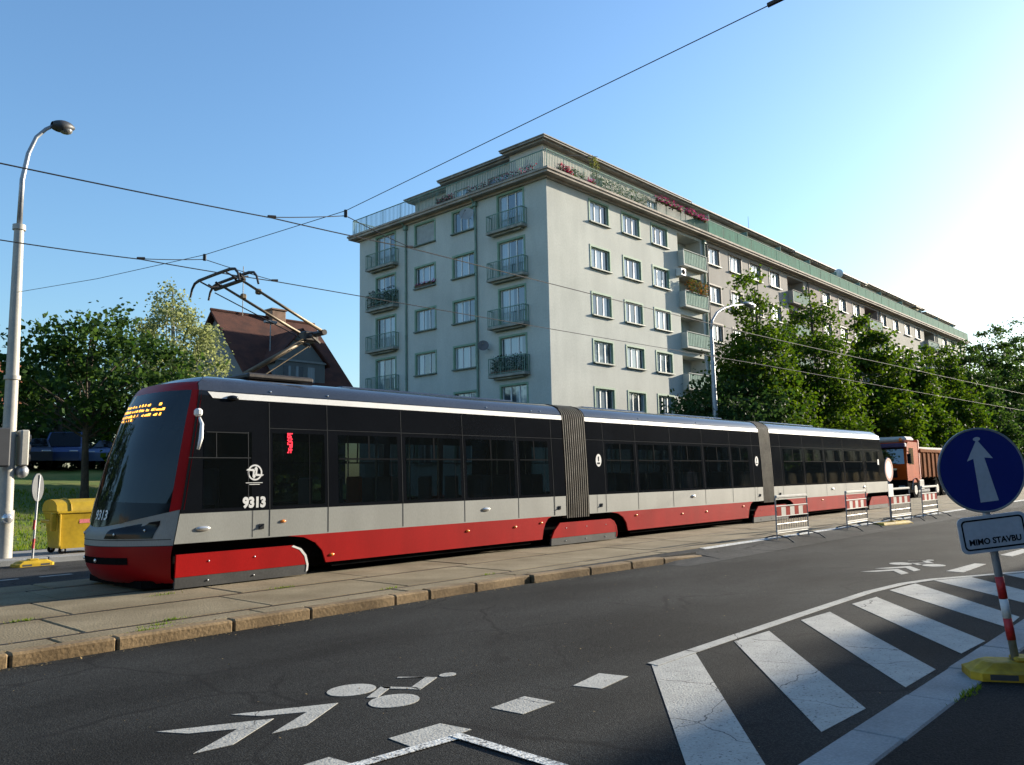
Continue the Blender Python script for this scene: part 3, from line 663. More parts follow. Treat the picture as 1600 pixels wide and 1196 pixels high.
for dx in (-.17, .17):
    g = MB(); hy = [(-.86, -.24), (-.80, -.10), (-.70, -.015), (-.55, .01), (0, .015), (.55, .01), (.70, -.015), (.80, -.10), (.86, -.24)]
    g.tube([(6.74+dx, TY+y, 5.17+z) for y, z in hy], [.018, .02, .024, .028, .028, .028, .024, .02, .018], 7); build('contact_strip', g, PAN, pg)
g = MB()
for yy in (-.45, .45): g.tube([(6.55, TY+yy, 5.14), (6.74, TY+yy, 5.07), (6.95, TY+yy, 5.14)], .015, 6)
g.tube([(6.85, TY-.5, 5.06), (6.85, TY+.5, 5.06)], .035, 8)
for yy in (-.5, -.28, .26, .5): g.tube([(6.85, TY+yy, 5.06), (6.74, TY+yy*1.1, 5.14)], .02, 6)
build('head_frame', g, PAN, pg)
for q in (-.34, .30): g = MB(); g.bbox(7.2, 7.3, TY+q*.8-.04, TY+q*.8+.04, 4.9, 5.0, .02); build('arm_bracket', g, PANY, pg)
# roof grab studs
for x in (7.0, 8.1, 12.0, 13.4, 13.7, 17.6, 20.5): g = MB(); g.blob((x, TY-1.135, 3.10), (.018, .018, .018), 4, 0); build('roof_stud', g, GLW, tram)

# ------------------------------------------------------------------ apartment buildings
WG = wallmat('cream_green_render', (.46, .465, .42)); WP1 = wallmat('beige_pink_render', (.325, .30, .27)); WP2 = wallmat('brown_pink_render', (.29, .245, .225)); WP3 = wallmat('grey_beige_render', (.33, .31, .27)); WP4 = wallmat('pale_green_render', (.34, .37, .31))
ATT = wallmat('attic_render', (.50, .47, .41)); COR = mat('cornice_concrete', (.33, .28, .23), .85, .2, 1, 12, .2); CORE = mat('roof_edge_tin', (.25, .225, .19), .7, .2, 1.5, 20)
GTR = mat('green_trim', (.20, .30, .21), .7, .1, 2, 20); GTL = mat('green_railing_paint', (.17, .26, .21), .9, .15, 3, 30); GPN = mat('green_panel', (.035, .15, .105), .95, .2, 1.5, 12, stretch=(3, 1, .6)); BTR = mat('brown_trim', (.20, .17, .145), .7, .1)
WFR = mat('white_window_frame', (.66, .66, .64), .45, .04); SILL = mat('sill_tin', (.13, .16, .13), .6, .15); SLAB = mat('balcony_slab', (.27, .26, .22), .9, .2, 2, 20)
GPIPE = mat('green_downpipe', (.16, .235, .18), .55, .12)
PANE = panemat('sky_tinted_pane', (.045, .06, .075), (.27, .32, .35), 2.1); DARKIN = mat('dark_room', (.03, .03, .03), .9)  # blue tint in both pane tones stands in for reflected sky
BLIND = mat('roller_blind', (.36, .37, .35), .7, .1)
def wall(mb, plane, c, u0, u1, z0, z1, ops, depth=.22):
    """wall with openings on plane X = c or Y = c facing the lower side; ops: (ua, ub, za, zb)"""
    us = sorted({u0, u1} | {v for o in ops for v in o[:2]}); zs = sorted({z0, z1} | {v for o in ops for v in o[2:4]})
    P = (lambda u, z, d=0: (c+d, u, z)) if plane == 'X' else (lambda u, z, d=0: (u, c+d, z))
    for a, b in zip(us, us[1:]):
        for p, q in zip(zs, zs[1:]):
            m, n = (a+b)/2, (p+q)/2
            if any(o[0] < m < o[1] and o[2] < n < o[3] for o in ops): continue
            mb.quad(P(a, p), P(b, p), P(b, q), P(a, q))
    for a, b, p, q in ops:
        for e in (((a, p), (b, p)), ((b, p), (b, q)), ((b, q), (a, q)), ((a, q), (a, p))):
            mb.quad(P(*e[0]), P(*e[1]), P(*e[1], depth), P(*e[0], depth))
def window_proto(wd, h, trim, lights=3, sill=True, door=False):
    """local: x across, faces -y, z up from the opening's lower centre"""
    g = MB(); t = .12
    g.m = 0
    if trim is not None:
        g.box(-wd/2-t, -wd/2, -.03, .05, 0 if door else -.0, h+t); g.box(wd/2, wd/2+t, -.03, .05, 0, h+t); g.box(-wd/2, wd/2, -.03, .05, h, h+t)
        g.box(-wd/2+.001, -wd/2+.02, .0, .13, 0, h); g.box(wd/2-.02, wd/2-.001, .0, .13, 0, h); g.box(-wd/2+.02, wd/2-.02, .0, .13, h-.02, h-.001)
    g.m = 1; y0, y1 = .13, .19; fr = .06
    g.box(-wd/2, wd/2, y0, y1, 0, fr); g.box(-wd/2, wd/2, y0, y1, h-fr, h)
    xs = [-wd/2] + [-wd/2+wd*k/lights for k in range(1, lights)] + [wd/2]
    for i, x in enumerate(xs):
        a, b = (x, x+fr) if i == 0 else ((x-fr, x) if i == len(xs)-1 else (x-fr*.75, x+fr*.75)); g.box(a, b, y0-.004, y1, fr, h-fr)
    w_ = build('window', g, [trim if trim else WFR, WFR])
    g = MB(); g.box(-wd/2+.03, wd/2-.03, .165, .172, .03, h-.03); build('pane', g, PANE, w_)
    if sill: g = MB(); g.bbox(-wd/2-.14, wd/2+.14, -.17, .05, -.09, -.0, .01); build('sill', g, SILL, w_)
    return w_
PROTO_LIST = []
def place(proto, parent, face, u, z, c):
    """copy of a window with its pane and sill on the X or Y face"""
    o = copytree(proto, parent); b = OFF[parent.name]; p = Vector((c, u, z)) if face == 'X' else Vector((u, c, z))
    o.location = p-b; o.rotation_euler = (0, 0, R(-90) if face == 'X' else 0); return o
def protos(trim):
    d = dict(side=window_proto(2.02, 1.40, trim), mid=window_proto(2.0, 1.46, trim), french=window_proto(2.14, 2.3, trim, sill=False, door=True), log=window_proto(1.5, 2.05, trim, 2, False, True))
    PROTO_LIST.extend(d.values()); return d
def railing(mb, pts, z0, z1, gap=.13, r=.012, posts=2.0):
    for a, b in zip(pts, pts[1:]):
        a, b = Vector((*a, 0)), Vector((*b, 0)); L_ = (b-a).length; n = max(1, int(L_/gap))
        d = (b-a).normalized(); q = Vector((-d.y, d.x, 0))
        for zz, t in ((z1, .025), (z0+.06, .018)):
            vs = [a+q*t, b+q*t, b-q*t, a-q*t]; mb.prism([(v.x, v.y, zz-t) for v in vs], (0, 0, 2*t))
        for i in range(n+1):
            p = a+(b-a)*i/n; rr = r*1.8 if i % max(1, int(posts/gap)) == 0 else r
            mb.box(p.x-rr, p.x+rr, p.y-rr, p.y+rr, z0, z1)
XB, YB = 36.69, 30.5
FL = [2.74, 5.80, 8.86, 11.93, 15.0, 18.08]     # sill heights, 3.07 m storeys
ap = thing('apartment_building', 'cream and pale green corner apartment block with green framed windows and roof terrace', 'building', (XB, YB, .1), 'joined apartment blocks along the street')
gp = protos(GTR)
LW = [(46.0, 'french'), (41.65, 'mid'), (37.78, 'mid'), (33.5, 'french')]
opsL, opsR = [], []
for f in FL:
    for u, k in LW: opsL.append((u-1.07, u+1.07, f-.76, f+1.54) if k == 'french' else (u-1.0, u+1.0, f, f+1.46))
    for u in (42.02, 45.68, 49.30): opsR.append((u-1.01, u+1.01, f, f+1.40))
LOG = (51.75, 55.10)
for f in FL: opsR.append((LOG[0], LOG[1], f-.95, f+1.50))
g = MB(); wall(g, 'X', XB, YB, 49.12, .1, 20.0, opsL, .15); wall(g, 'Y', YB, XB, 55.72, .1, 20.0, opsR, .15)
g.quad((XB, 49.12, .1), (55.72, 49.12, .1), (55.72, 49.12, 20), (XB, 49.12, 20)); g.quad((XB+.001, YB, 19.99), (55.72, YB, 19.99), (55.72, 49.12, 19.99), (XB, 49.12, 19.99)); g.quad((55.72, YB, .1), (55.72, 49.1, .1), (55.72, 49.1, 20), (55.72, YB, 20))
wl = build('wall', g, WG, ap)
def loggia_box(mb, x0, x1, z0, z1, yb=YB, d=1.25):
    mb.quad((x0, yb+.15, z0), (x0, yb+d, z0), (x0, yb+d, z1), (x0, yb+.15, z1)); mb.quad((x1, yb+.15, z0), (x1, yb+d, z0), (x1, yb+d, z1), (x1, yb+.15, z1))
    mb.quad((x0, yb+d, z0), (x1, yb+d, z0), (x1, yb+d, z1), (x0, yb+d, z1)); mb.quad((x0, yb+.15, z0), (x1, yb+.15, z0), (x1, yb+d, z0), (x0, yb+d, z0)); mb.quad((x0, yb+.15, z1), (x1, yb+.15, z1), (x1, yb+d, z1), (x0, yb+d, z1))
g = MB()
for f in FL: loggia_box(g, LOG[0], LOG[1], f-.95, f+1.5)
build('loggia_recess', g, WG, ap)
def loggia_balcony(parent, x0, x1, f, yb=YB, dpt=.52, wallm=WG, pan=GTL):
    g = MB(); z0, z1 = f-1.08, f+.10
    g.bbox(x0-.08, x1+.08, yb-dpt, yb-.002, z0, z0+.16, .01); g.box(x0-.08, x0+.03, yb-dpt+.01, yb-.003, z0+.16, z1); g.box(x1-.03, x1+.08, yb-dpt+.01, yb-.003, z0+.16, z1)
    g.bbox(x0-.08, x1+.08, yb-dpt-.02, yb-dpt+.06, z1, z1+.06, .01)
    b = build('balcony', g, wallm, parent)
    g = MB(); n = 28
    g.grid([[(x0+.03+(x1-x0-.06)*i/n, yb-dpt+.02+(.02 if i % 2 else 0), z) for i in range(n+1)] for z in (z0+.2, z1-.02)]); build('front_panel', g, pan, b)
    return b
for i, f in enumerate(FL):
    for u, k in LW:
        if k == 'french': place(gp['french'], ap, 'X', u, f-.76, XB)
        else:
            o = place(gp['mid'], ap, 'X', u, f, XB)
            if u == 41.65 and i == 5:
                g = MB(); 
                for j in range(14): g.box(-.95, .95, .10, .125, .12+j*.09, .20+j*.09)
                rb = build('roller_blind', g, BLIND); rb.parent = o
    for u in (42.02, 45.68, 49.30): place(gp['side'], ap, 'Y', u, f, YB)
    place(gp['log'], ap, 'Y', 52.8, f-.93, YB+1.08)
    loggia_balcony(ap, LOG[0], LOG[1], f)
    for u, (ya, yb_) in ((33.5, (32.1, 35.2)), (46.0, (44.5, 47.75))):
        g = MB(); z = f-.98; g.bbox(XB-.55, XB-.002, ya, yb_, z, z+.17, .015); g.bbox(XB-.35, XB-.004, ya+.3, yb_-.3, z-.12, z-.001, .01); b = build('balcony', g, SLAB, ap)
        g = MB(); pts = [(XB-.02, ya+.05), (XB-.5, ya+.05), (XB-.5, yb_-.05), (XB-.02, yb_-.05)]; railing(g, pts, z+.17, z+1.22, .14, .011)
        g.box(XB-.51, XB-.49, ya+.9, yb_-.9, z+.55, z+.575); build('railing', g, GTL, b)
# cornice, terrace, attic
g = MB()
def lring(mb, dx, dy, z0, z1, x0=XB, x1=55.72, y0=YB, y1=49.12, inn=1.0):
    """ledge round the two street faces"""
    mb.box(x0-dx, x1, y0-dy, y0+inn, z0, z1); mb.box(x0-dx, x0+inn, y0+inn, y1+dx, z0, z1)
lring(g, .18, .18, 19.78, 19.92); lring(g, .62, .62, 19.92, 20.08); lring(g, .70, .70, 20.083, 20.22)
build('cornice', g, COR, ap)
g = MB(); g.quad((XB-.6, YB-.6, 20.225), (55.72, YB-.6, 20.225), (55.72, 49.7, 20.225), (XB-.6, 49.7, 20.225)); build('terrace_floor', g, CORE, ap)
g = MB(); railing(g, [(55.6, YB-.42), (XB-.42, YB-.42)], 20.24, 21.40, .15, .013); railing(g, [(XB-.42, YB-.42), (XB-.42, 49.4), (XB+3, 49.4)], 20.24, 21.40, .15, .013); build('terrace_railing', g, GTL, ap)
AX = 38.25; AY = 32.0
g = MB(); opsA = [(35.6, 37.2, 20.9, 22.2)]
wall(g, 'X', AX, AY, 34.9, 20.2, 23.0, []); wall(g, 'X', AX+.7, 34.9, 41.9, 20.2, 23.0, [(35.7, 37.6, 21.0, 22.25), (39.6, 41.0, 20.25, 22.25)]); wall(g, 'X', AX+1.5, 41.9, 46.2, 20.2, 22.9, [])
g.quad((AX, 34.9, 20.2), (AX+.7, 34.9, 20.2), (AX+.7, 34.9, 23), (AX, 34.9, 23)); g.quad((AX+.7, 41.9, 20.2), (AX+1.5, 41.9, 20.2), (AX+1.5, 41.9, 23), (AX+.7, 41.9, 23)); g.quad((AX+1.5, 46.2, 20.2), (55.7, 46.2, 20.2), (55.7, 46.2, 22.9), (AX+1.5, 46.2, 22.9))
wall(g, 'Y', AY, AX, 55.7, 20.2, 23.0, [(43.2, 44.6, 20.25, 22.2), (50.2, 51.6, 20.25, 22.2)])
at = build('attic_storey', g, ATT, ap)
g = MB()
for (dx, z0, z1) in ((.42, 22.9, 23.02), (.6, 23.023, 23.13), (.66, 23.133, 23.20)):
    g.box(AX-dx, 55.7, AY-dx, 34.9+dx*.6, z0, z1); g.box(AX+.7-dx, 55.7, 34.9+dx*.6, 41.9+dx*.4, z0, z1); g.box(AX+1.5-dx, 55.7, 41.9+dx*.4, 46.2+dx, z0-.05, z1-.05)
build('attic_roof', g, CORE, ap)
aw = window_proto(1.9, 1.25, None, 3, True); ad = window_proto(1.4, 2.0, None, 2, False, True); PROTO_LIST += [aw, ad]
place(aw, ap, 'X', 36.65, 21.0, AX+.7); place(ad, ap, 'X', 40.3, 20.25, AX+.7); place(ad, ap, 'Y', 43.9, 20.25, AY); place(ad, ap, 'Y', 50.9, 20.25, AY)
for (x, y) in ((XB-.09, 36.55), (XB-.09, 43.62), (55.55, YB-.09)):
    g = MB(); g.tube([(x, y, .1), (x, y, 19.5), (x, y, 19.75)], .075, 8)
    for z in FL: g.tube([(x, y, z-.2), (x, y, z-.12)], .095, 8)
    g.bbox(x-.16, x+.16, y-.16, y+.16, 19.45, 19.76, .03)
    if x < 40: g.tube([(x-.5, y, 20.3), (x-.5, y, 20.0), (x-.05, y, 19.6)], .06, 6)
    build('downpipe', g, GPIPE, ap)
def street_block(x0, x1, wins, log, wallm, label, attz=22.95, panel=GPN):
    b = thing('apartment_building', label, 'building', (x0, YB, .1), 'joined apartment blocks along the street')
    ops = [(u-1.0, u+1.0, f, f+1.4) for f in FL for u in wins] + ([(log[0], log[1], f-.95, f+1.5) for f in FL] if log else [])
    g = MB(); wall(g, 'Y', YB, x0, x1, .1, 20.0, ops, .15); g.quad((x1, YB, .1), (x1, YB+21.0, .1), (x1, YB+21.0, 20), (x1, YB, 20)); g.quad((x0, YB+21.0, .1), (x1, YB+21.0, .1), (x1, YB+21.0, 20), (x0, YB+21.0, 20)); build('wall', g, wallm, b)
    if log:
        g = MB(); 
        for f in FL: loggia_box(g, log[0], log[1], f-.95, f+1.5)
        build('loggia_recess', g, wallm, b)
        for f in FL[1:]: loggia_balcony(b, log[0], log[1], f, wallm=wallm, pan=GTL); place(bp_['log'], b, 'Y', log[0]+1.1, f-.93, YB+1.08)
    for f in FL[1:]:
        for u in wins: place(bp_['side'], b, 'Y', u, f, YB)
    g = MB(); g.box(x0, x1, YB-.18, YB+1, 19.78, 19.92); g.box(x0, x1, YB-.62, YB+1, 19.92, 20.08); g.box(x0, x1, YB-.7, YB+21.0, 20.083, 20.22); build('cornice', g, COR, b)
    g = MB(); n = int((x1-x0)/2.2)
    for i in range(n): g.box(x0+(x1-x0)*i/n+.03, x0+(x1-x0)*(i+1)/n-.03, YB-.45, YB-.43, 20.30, 21.30)
    tp = build('terrace_panels', g, panel, b)
    g = MB(); g.box(x0, x1, YB-.46, YB-.42, 21.32, 21.38)
    for i in range(n+1): x = x0+(x1-x0)*i/n; g.box(x-.025, x+.025, YB-.42, YB-.38, 20.22, 21.36)
    build('railing_frame', g, GTL, b)
    g = MB(); k_ = max(1, int((x1-x0)/6)); do = [(x0+(i+.35)*(x1-x0)/k_, x0+(i+.35)*(x1-x0)/k_+1.4, 20.25, 22.2) for i in range(k_)]
    wall(g, 'Y', AY, x0, x1, 20.2, attz-.1, do); g.quad((x1, AY, 20.2), (x1, AY+9, 20.2), (x1, AY+9, attz), (x1, AY, attz)); build('attic_storey', g, ATT, b)
    for d in do: place(ad, b, 'Y', d[0]+.7, 20.25, AY)
    g = MB(); g.box(x0, x1, AY-.45, AY+10, attz-.05, attz+.07); g.box(x0, x1, AY-.62, AY+10, attz+.073, attz+.17); build('attic_roof', g, CORE, b)
    for i in range(k_): g = MB(); x = x0+(i+.05)*(x1-x0)/k_; g.box(x, x+.06, YB-.35, AY-.005, 20.23, 21.9); build('terrace_divider', g, GTL, b)
    g = MB(); g.tube([(x0+.25, YB-.09, .1), (x0+.25, YB-.09, 19.75)], .07, 8); build('downpipe', g, BTR, b)
    return b
bp_ = protos(BTR)
street_block(55.74, 75.1, (57.05, 60.8, 64.4, 68.15), (70.8, 74.4), WP1, 'beige pink apartment block right beside the cream corner block, behind the first street trees')
street_block(75.12, 94.9, (79.8, 84.05, 88.0), (90.5, 94.5), WP2, 'brown pink apartment block in the middle of the row, between beige and grey beige blocks', 22.85)
street_block(94.92, 116.9, (96.4, 100.7, 105.0, 109.1), (111.7, 116.2), WP3, 'grey beige apartment block second from the far end of the row', 23.0)
street_block(116.92, 131.7, (121.0, 124.6, 128.3), None, WP4, 'pale green apartment block at the far end of the row', 22.7)
for p in PROTO_LIST:
    for ch in list(p.children): bpy.data.objects.remove(ch)
    bpy.data.objects.remove(p)
for lb, x0, x1, y0, y1, zt in (('unseen tenement added behind the camera to cut sky light on the tram nose', -95, -80, -12, 60, 17.0),):  # added block out of view, holds back low sky light from the tram nose
    t = thing('sky_blocking_tenement', lb, 'building', ((x0+x1)/2, (y0+y1)/2, .1)); g = MB(); g.box(x0, x1, y0, y1, .1, zt); build('wall', g, WP3, t)
    g = MB(); g.prism([(x0, y0-.5, zt), (x0, y1+.5, zt), (x0, (y0+y1)/2, zt+3.5)], (x1-x0+.5, 0, 0)); build('roof', g, CORE, t)
    for zz in (2.2, 5.4, 8.6, 11.8):
        for i in range(9): u = y0+(i+.6)*(y1-y0)/9; g = MB(); g.box(x1-.01, x1+.03, u-.55, u+.55, zz, zz+1.7); build('window', g, PANE, t)
# things on terraces and balconies
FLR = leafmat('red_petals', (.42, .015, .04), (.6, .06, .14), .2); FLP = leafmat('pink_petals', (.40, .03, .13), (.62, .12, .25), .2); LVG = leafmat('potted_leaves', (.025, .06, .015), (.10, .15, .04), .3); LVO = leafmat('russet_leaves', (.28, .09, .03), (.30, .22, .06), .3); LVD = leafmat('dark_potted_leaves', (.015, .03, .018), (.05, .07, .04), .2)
TRG = mat('planter_box', (.14, .08, .05), .8, .2)
def leafcloud(mb, n, box, s, rnd=random):
    x0, x1, y0, y1, z0, z1 = box
    for _ in range(n):
        c = Vector((rnd.uniform(x0, x1), rnd.uniform(y0, y1), z0+(z1-z0)*rnd.random()**1.3)); a = Vector((rnd.gauss(0, 1), rnd.gauss(0, 1), rnd.gauss(0, 1))).normalized(); b = a.orthogonal().normalized(); k = s*rnd.uniform(.6, 1.3)
        mb.add([c-a*k, c+b*k*.6, c+a*k, c-b*k*.6], [(0, 1, 2, 3)])
def planter(label, x0, x1, y0, y1, z, h, lm, fm=None, n=260, group='planted boxes on balconies and terraces', name='planter', hang=.0):
    t = thing(name, label, 'planter', ((x0+x1)/2, (y0+y1)/2, z), group)
    g = MB(); g.bbox(x0, x1, y0+.02, y1-.02, z, z+.2, .02); build('box', g, TRG, t)
    g = MB(); leafcloud(g, n, (x0-.05, x1+.05, y0-.12, y1+.05, z+.1-hang, z+h), .09); build('foliage', g, lm, t)
    if fm: g = MB(); leafcloud(g, n, (x0-.05, x1+.05, y0-.18, y1, z+.15-hang, z+h+.08), .08); build('flowers', g, fm, t)
planter('red geraniums in a box at the corner of the roof terrace', 37.5, 38.7, YB-.38, YB-.12, 20.25, .55, LVG, FLR)
planter('small pink flowers on the terrace edge left of the vine', 40.3, 41.0, YB-.38, YB-.12, 20.25, .35, LVG, FLP, 120)
planter('green herbs behind the terrace railing beside the red geraniums', 38.9, 40.1, YB-.36, YB-.1, 20.25, .7, LVG, None, 300)
planter('dense green shrubs along the terrace railing right of the vine', 41.8, 47.6, YB-.34, YB+.1, 20.25, 1.0, LVG, None, 1500)
planter('long box of magenta flowers hung on top of the terrace railing', 48.2, 51.6, YB-.66, YB-.44, 21.05, .32, LVG, FLP, 260, hang=.2)
planter('second long box of magenta flowers, nearer the drainpipe joint', 52.2, 55.2, YB-.66, YB-.44, 21.05, .36, LVG, FLP, 300, hang=.2)
planter('dark red flowers on the left side of the roof terrace', XB-.4, XB-.1, 38.6, 40.0, 20.25, .5, LVG, FLR, 300)
planter('dark bushy plants along the shaded terrace edge near the corner', XB-.38, XB-.1, 31.3, 37.2, 20.25, .55, LVD, FLR, 420)
planter('orange and green hanging plants on the loggia balcony below the top one', 52.3, 54.9, YB-.5, YB-.2, FL[4]+.0, 1.1, LVO, LVG, 420)
planter('dark plants filling the left balcony of the shaded side', XB-.5, XB-.1, 44.7, 47.5, FL[4]-.8, 1.35, LVD, None, 900)
planter('bushy dark plants on the balcony beside the lower satellite dish', XB-.5, XB-.1, 32.4, 35.0, FL[2]-.8, 1.2, LVD, None, 800)
planter('row of pink flowers on the window sill of the shaded side', XB-.16, XB+.0, 40.7, 42.6, FL[4]+.0, .26, LVG, FLP, 120)
t = thing('climbing_vine', 'tall yellow green vine on a trellis at the terrace railing', 'vine', (41.4, YB-.2, 20.25))
g = MB(); g.tube([(41.2, YB-.2, 20.25), (41.25, YB-.2, 22.5)], .02, 6); g.tube([(41.6, YB-.2, 20.25), (41.6, YB-.2, 22.5)], .02, 6); g.tube([(38.3, YB+.6, 21.9), (41.8, YB-.2, 22.55)], .02, 5); build('trellis', g, BTR, t)
g = MB(); leafcloud(g, 500, (41.0, 41.8, YB-.4, YB, 20.3, 22.4), .09); build('foliage', g, leafmat('vine_leaves', (.10, .14, .03), (.25, .25, .07), .3), t)
DISH = mat('dish_grey', (.30, .30, .29), .5, .1)
def dish(label, p, d, r, tone=DISH):
    t = thing('satellite_dish', label, 'satellite dish', p, 'satellite dishes on the building'); d = Vector(d).normalized(); a = d.orthogonal().normalized(); b = d.cross(a); P = Vector(p)
    g = MB(); g.grid([[P + (a*math.cos(q*math.pi/12)+b*math.sin(q*math.pi/12))*r*k + d*(.18*r*k*k) for q in range(25)] for k in (0.01, .4, .75, 1)]); build('reflector', g, tone, t, smooth=True)
    g = MB(); g.tube([P - b*r, P + d*r*.9], .012, 5); g.bbox(-.04, .04, -.04, .04, -.04, .04, .01, Matrix.Translation(P + d*r*.9)); build('feed_arm', g, BTR, t)
    g = MB(); g.tube([P, P - d*.25, (XB+.05 if p[0] < 37.5 else p[0], p[1], p[2]-.2)], .02, 5); build('bracket', g, BTR, t)
dish('pale satellite dish beside a top floor window, near the green drainpipe', (XB-.45, 37.0, 18.95), (-.8, -.5, .35), .48)
dish('grey satellite dish beside the lower planted balcony', (XB-.55, 35.55, 10.0), (-.7, -.6, .3), .36, mat('dish_dark', (.12, .11, .11), .6))
t = thing('satellite_dish', 'white round dish on a far terrace of the brown pink block', 'satellite dish', (86.0, YB-.2, 21.9), 'satellite dishes on the building')
g = MB(); g.blob((83.0, YB-.2, 21.9), (.2, .5, .5), 8, 0); build('reflector', g, WFR, t); g = MB(); g.tube([(83.0, YB-.2, 20.25), (83.0, YB-.2, 21.9)], .03, 6); build('mast', g, BTR, t)
g = MB(); g.tube([(73.0, AY+3, 22.9), (73.0, AY+3, 26.8)], [.035, .015], 5); g.tube([(72.6, AY+3, 24.5), (73.4, AY+3, 24.5)], .02, 5); g.tube([(72.7, AY+3, 24.2), (73.3, AY+3, 24.2)], .02, 5)
tag(build('roof_antenna', g, BTR), 'thin mast antenna on the roof of the beige pink block', 'antenna')
t = thing('air_conditioner', 'white air conditioning unit on the loggia wall', 'air conditioner', (51.4, YB-.2, 16.4)); g = MB(); g.bbox(51.3, 51.95, YB-.5, YB-.02, 16.2, 16.75, .03); build('casing', g, WFR, t); g = MB(); g.tube([(51.6, YB-.5, 16.48), (51.6, YB-.52, 16.48)], .2, 16); build('fan_grille', g, BLK2, t)
for x, lb in ((92.0, 'pale brick chimney on the roof of the brown pink block'), (104.0, 'grey chimney on the roof of the grey beige block'), (110.5, 'straw coloured sunshade stack on the far terrace')):
    t = thing('chimney' if x != 110.5 else 'folded_sunshade', lb, 'chimney' if x != 110.5 else 'sunshade', (x, AY+1.5, 22.9))
    g = MB()
    if x != 110.5: g.bbox(x-.5, x+.5, AY+1, AY+1.8, 22.9, 23.9, .03)
    else: g.bbox(x-.9, x+.9, YB+.1, YB+.9, 20.3, 22.3, .25)
    build('stack', g, ATT if x != 110.5 else mat('straw', (.35, .26, .12), .9, .3, 4, 20), t)
    g = MB(); g.bbox(x-.6, x+.6, AY+.9, AY+1.9, 23.9, 24.0, .02) if x != 110.5 else g.bbox(x-1.1, x+1.1, YB, YB+1, 22.3, 22.4, .02); build('cap', g, CORE, t)

# houses on the left
TILE = mat('roof_tile_red', (.045, .015, .010), .95, .25, 1.2, 14, .5, col2=(.085, .028, .016)); HWALL = wallmat('old_grey_render', (.16, .17, .17)); GALVH = mat('grey_tin', (.25, .26, .26), .6, .1); BRICK = mat('chimney_brick', (.24, .15, .10), .85, .2, 2, 20)
h = thing('house', 'old house with big steep dark red tiled roof, gabled dormer and brick chimney', 'house', (35, 60, .1))
hx0, hx1, ye, yr, ze_, zr = 30.4, 39.9, 54.0, 60.0, 9.1, 15.35
g = MB(); g.prism([(hx0+.5, ye+.6, .1), (hx0+.5, 2*yr-ye-.6, .1), (hx0+.5, 2*yr-ye-.6, ze_+.2), (hx0+.5, yr, zr-.35), (hx0+.5, ye+.6, ze_+.2)], (hx1-hx0-1, 0, 0)); hw = build('wall', g, HWALL, h)
g = MB()
for s_ in (-1, 1):
    yy = yr+s_*(yr-ye); g.prism([(hx0, yy, ze_), (hx0, yr, zr), (hx0, yr, zr-.22), (hx0, yy, ze_-.22)], (hx1-hx0, 0, 0))
g.tube([(hx0-.05, yr, zr+.05), (hx1+.05, yr, zr+.05)], .12, 6)
rf = build('roof', g, TILE, h)
g = MB(); g.bbox(35.45, 36.75, 59.4, 60.5, 14.0, 16.0, .04); g.bbox(35.35, 36.85, 59.3, 60.6, 16.0, 16.15, .03); build('chimney', g, BRICK, rf)
g = MB(); d0x, d1x, dyf = 32.75, 37.2, 54.35; dm = (d0x+d1x)/2
g.prism([(d0x, dyf, 8.9), (d1x, dyf, 8.9), (d1x, dyf, 11.0), (dm, dyf, 13.35), (d0x, dyf, 11.0)], (0, 3.6, 0)); do_ = build('dormer', g, HWALL, rf)
g = MB()
for x in (d0x-.3, d1x+.3): g.prism([(x, dyf-.3, 10.72), (dm, dyf-.3, 13.45), (dm, dyf-.3, 13.63), (x, dyf-.3, 10.9)], (0, 4.2, 0))
build('dormer_roof', g, TILE, do_)
for x in (33.75, 34.85, 35.9): g = MB(); g.box(x-.32, x+.32, dyf-.05, dyf-.02, 9.3, 10.6); build('dormer_window', g, PANE, do_)
g = MB(); g.box(d0x-.1, d1x+.1, dyf-.12, dyf-.02, 10.95, 11.1); build('dormer_ledge', g, GALVH, do_)
g = MB(); g.tube([(33.0, 59.8, 15.2), (33.0, 59.8, 19.3)], .035, 5); build('antenna', g, BTR, rf)
g = MB(); g.tube([(33.4, 56.2, 11.0), (33.4, 56.2, 14.2)], .045, 5); g.bbox(32.9, 33.9, 56.0, 56.4, 14.1, 14.3, .03); build('vent_pipe', g, GALVH, rf)
h = thing('house', 'low house with orange tiled roof half hidden behind the left trees', 'house', (6, 78, 2)); g = MB(); g.box(-8, 22, 74, 82, 1.5, 8.2); build('wall', g, HWALL, h)
g = MB(); g.prism([(-8.6, 73.2, 8), (-8.6, 82.8, 8), (-8.6, 78, 12.4)], (31.2, 0, 0)); build('roof', g, mat('orange_tile', (.30, .10, .045), .85, .25, 1, 10), h)
for x in (-5, -1, 3, 7, 11, 15, 19): g = MB(); g.box(x-.6, x+.6, 73.93, 73.98, 4.4, 6.2); build('window', g, PANE, h)
# the shaded row on the camera's own side of the street (it shades the near kerb and shows in the tram's glass)
nr = thing('terraced_building', 'long shaded tenement row on the near side of the street', 'building', (40, -9, .1))
g = MB(); ops = [(x-.75, x+.75, z, z+1.7) for x in [-38+3.2*i for i in range(56)] for z in (1.2, 4.6, 8.0)]
g.box(-40, 142, -20, -9.2, .1, 11.75); nb = build('wall', g, wallmat('near_render', (.15, .135, .12)), nr)
g = MB()
for a, b, p, q in ops: g.box(a, b, -9.21, -9.12, p, q)
build('windows', g, PANE, nb)['kind'] = 'stuff'
g = MB(); g.prism([(-40.5, -8.8, 11.75), (-40.5, -20.4, 11.75), (-40.5, -14.5, 14.3)], (183, 0, 0)); g.box(-40, 142, -9.0, -8.7, 11.55, 11.74)
build('roof', g, TILE, nr)
g = MB(); random.seed(21)
x = -30
while x < 140: w__ = random.uniform(.8, 2.2); g.box(x, x+w__, -13.5, -11.0, 12, 14.0+random.uniform(-.4, .45)); x += random.uniform(4, 9)
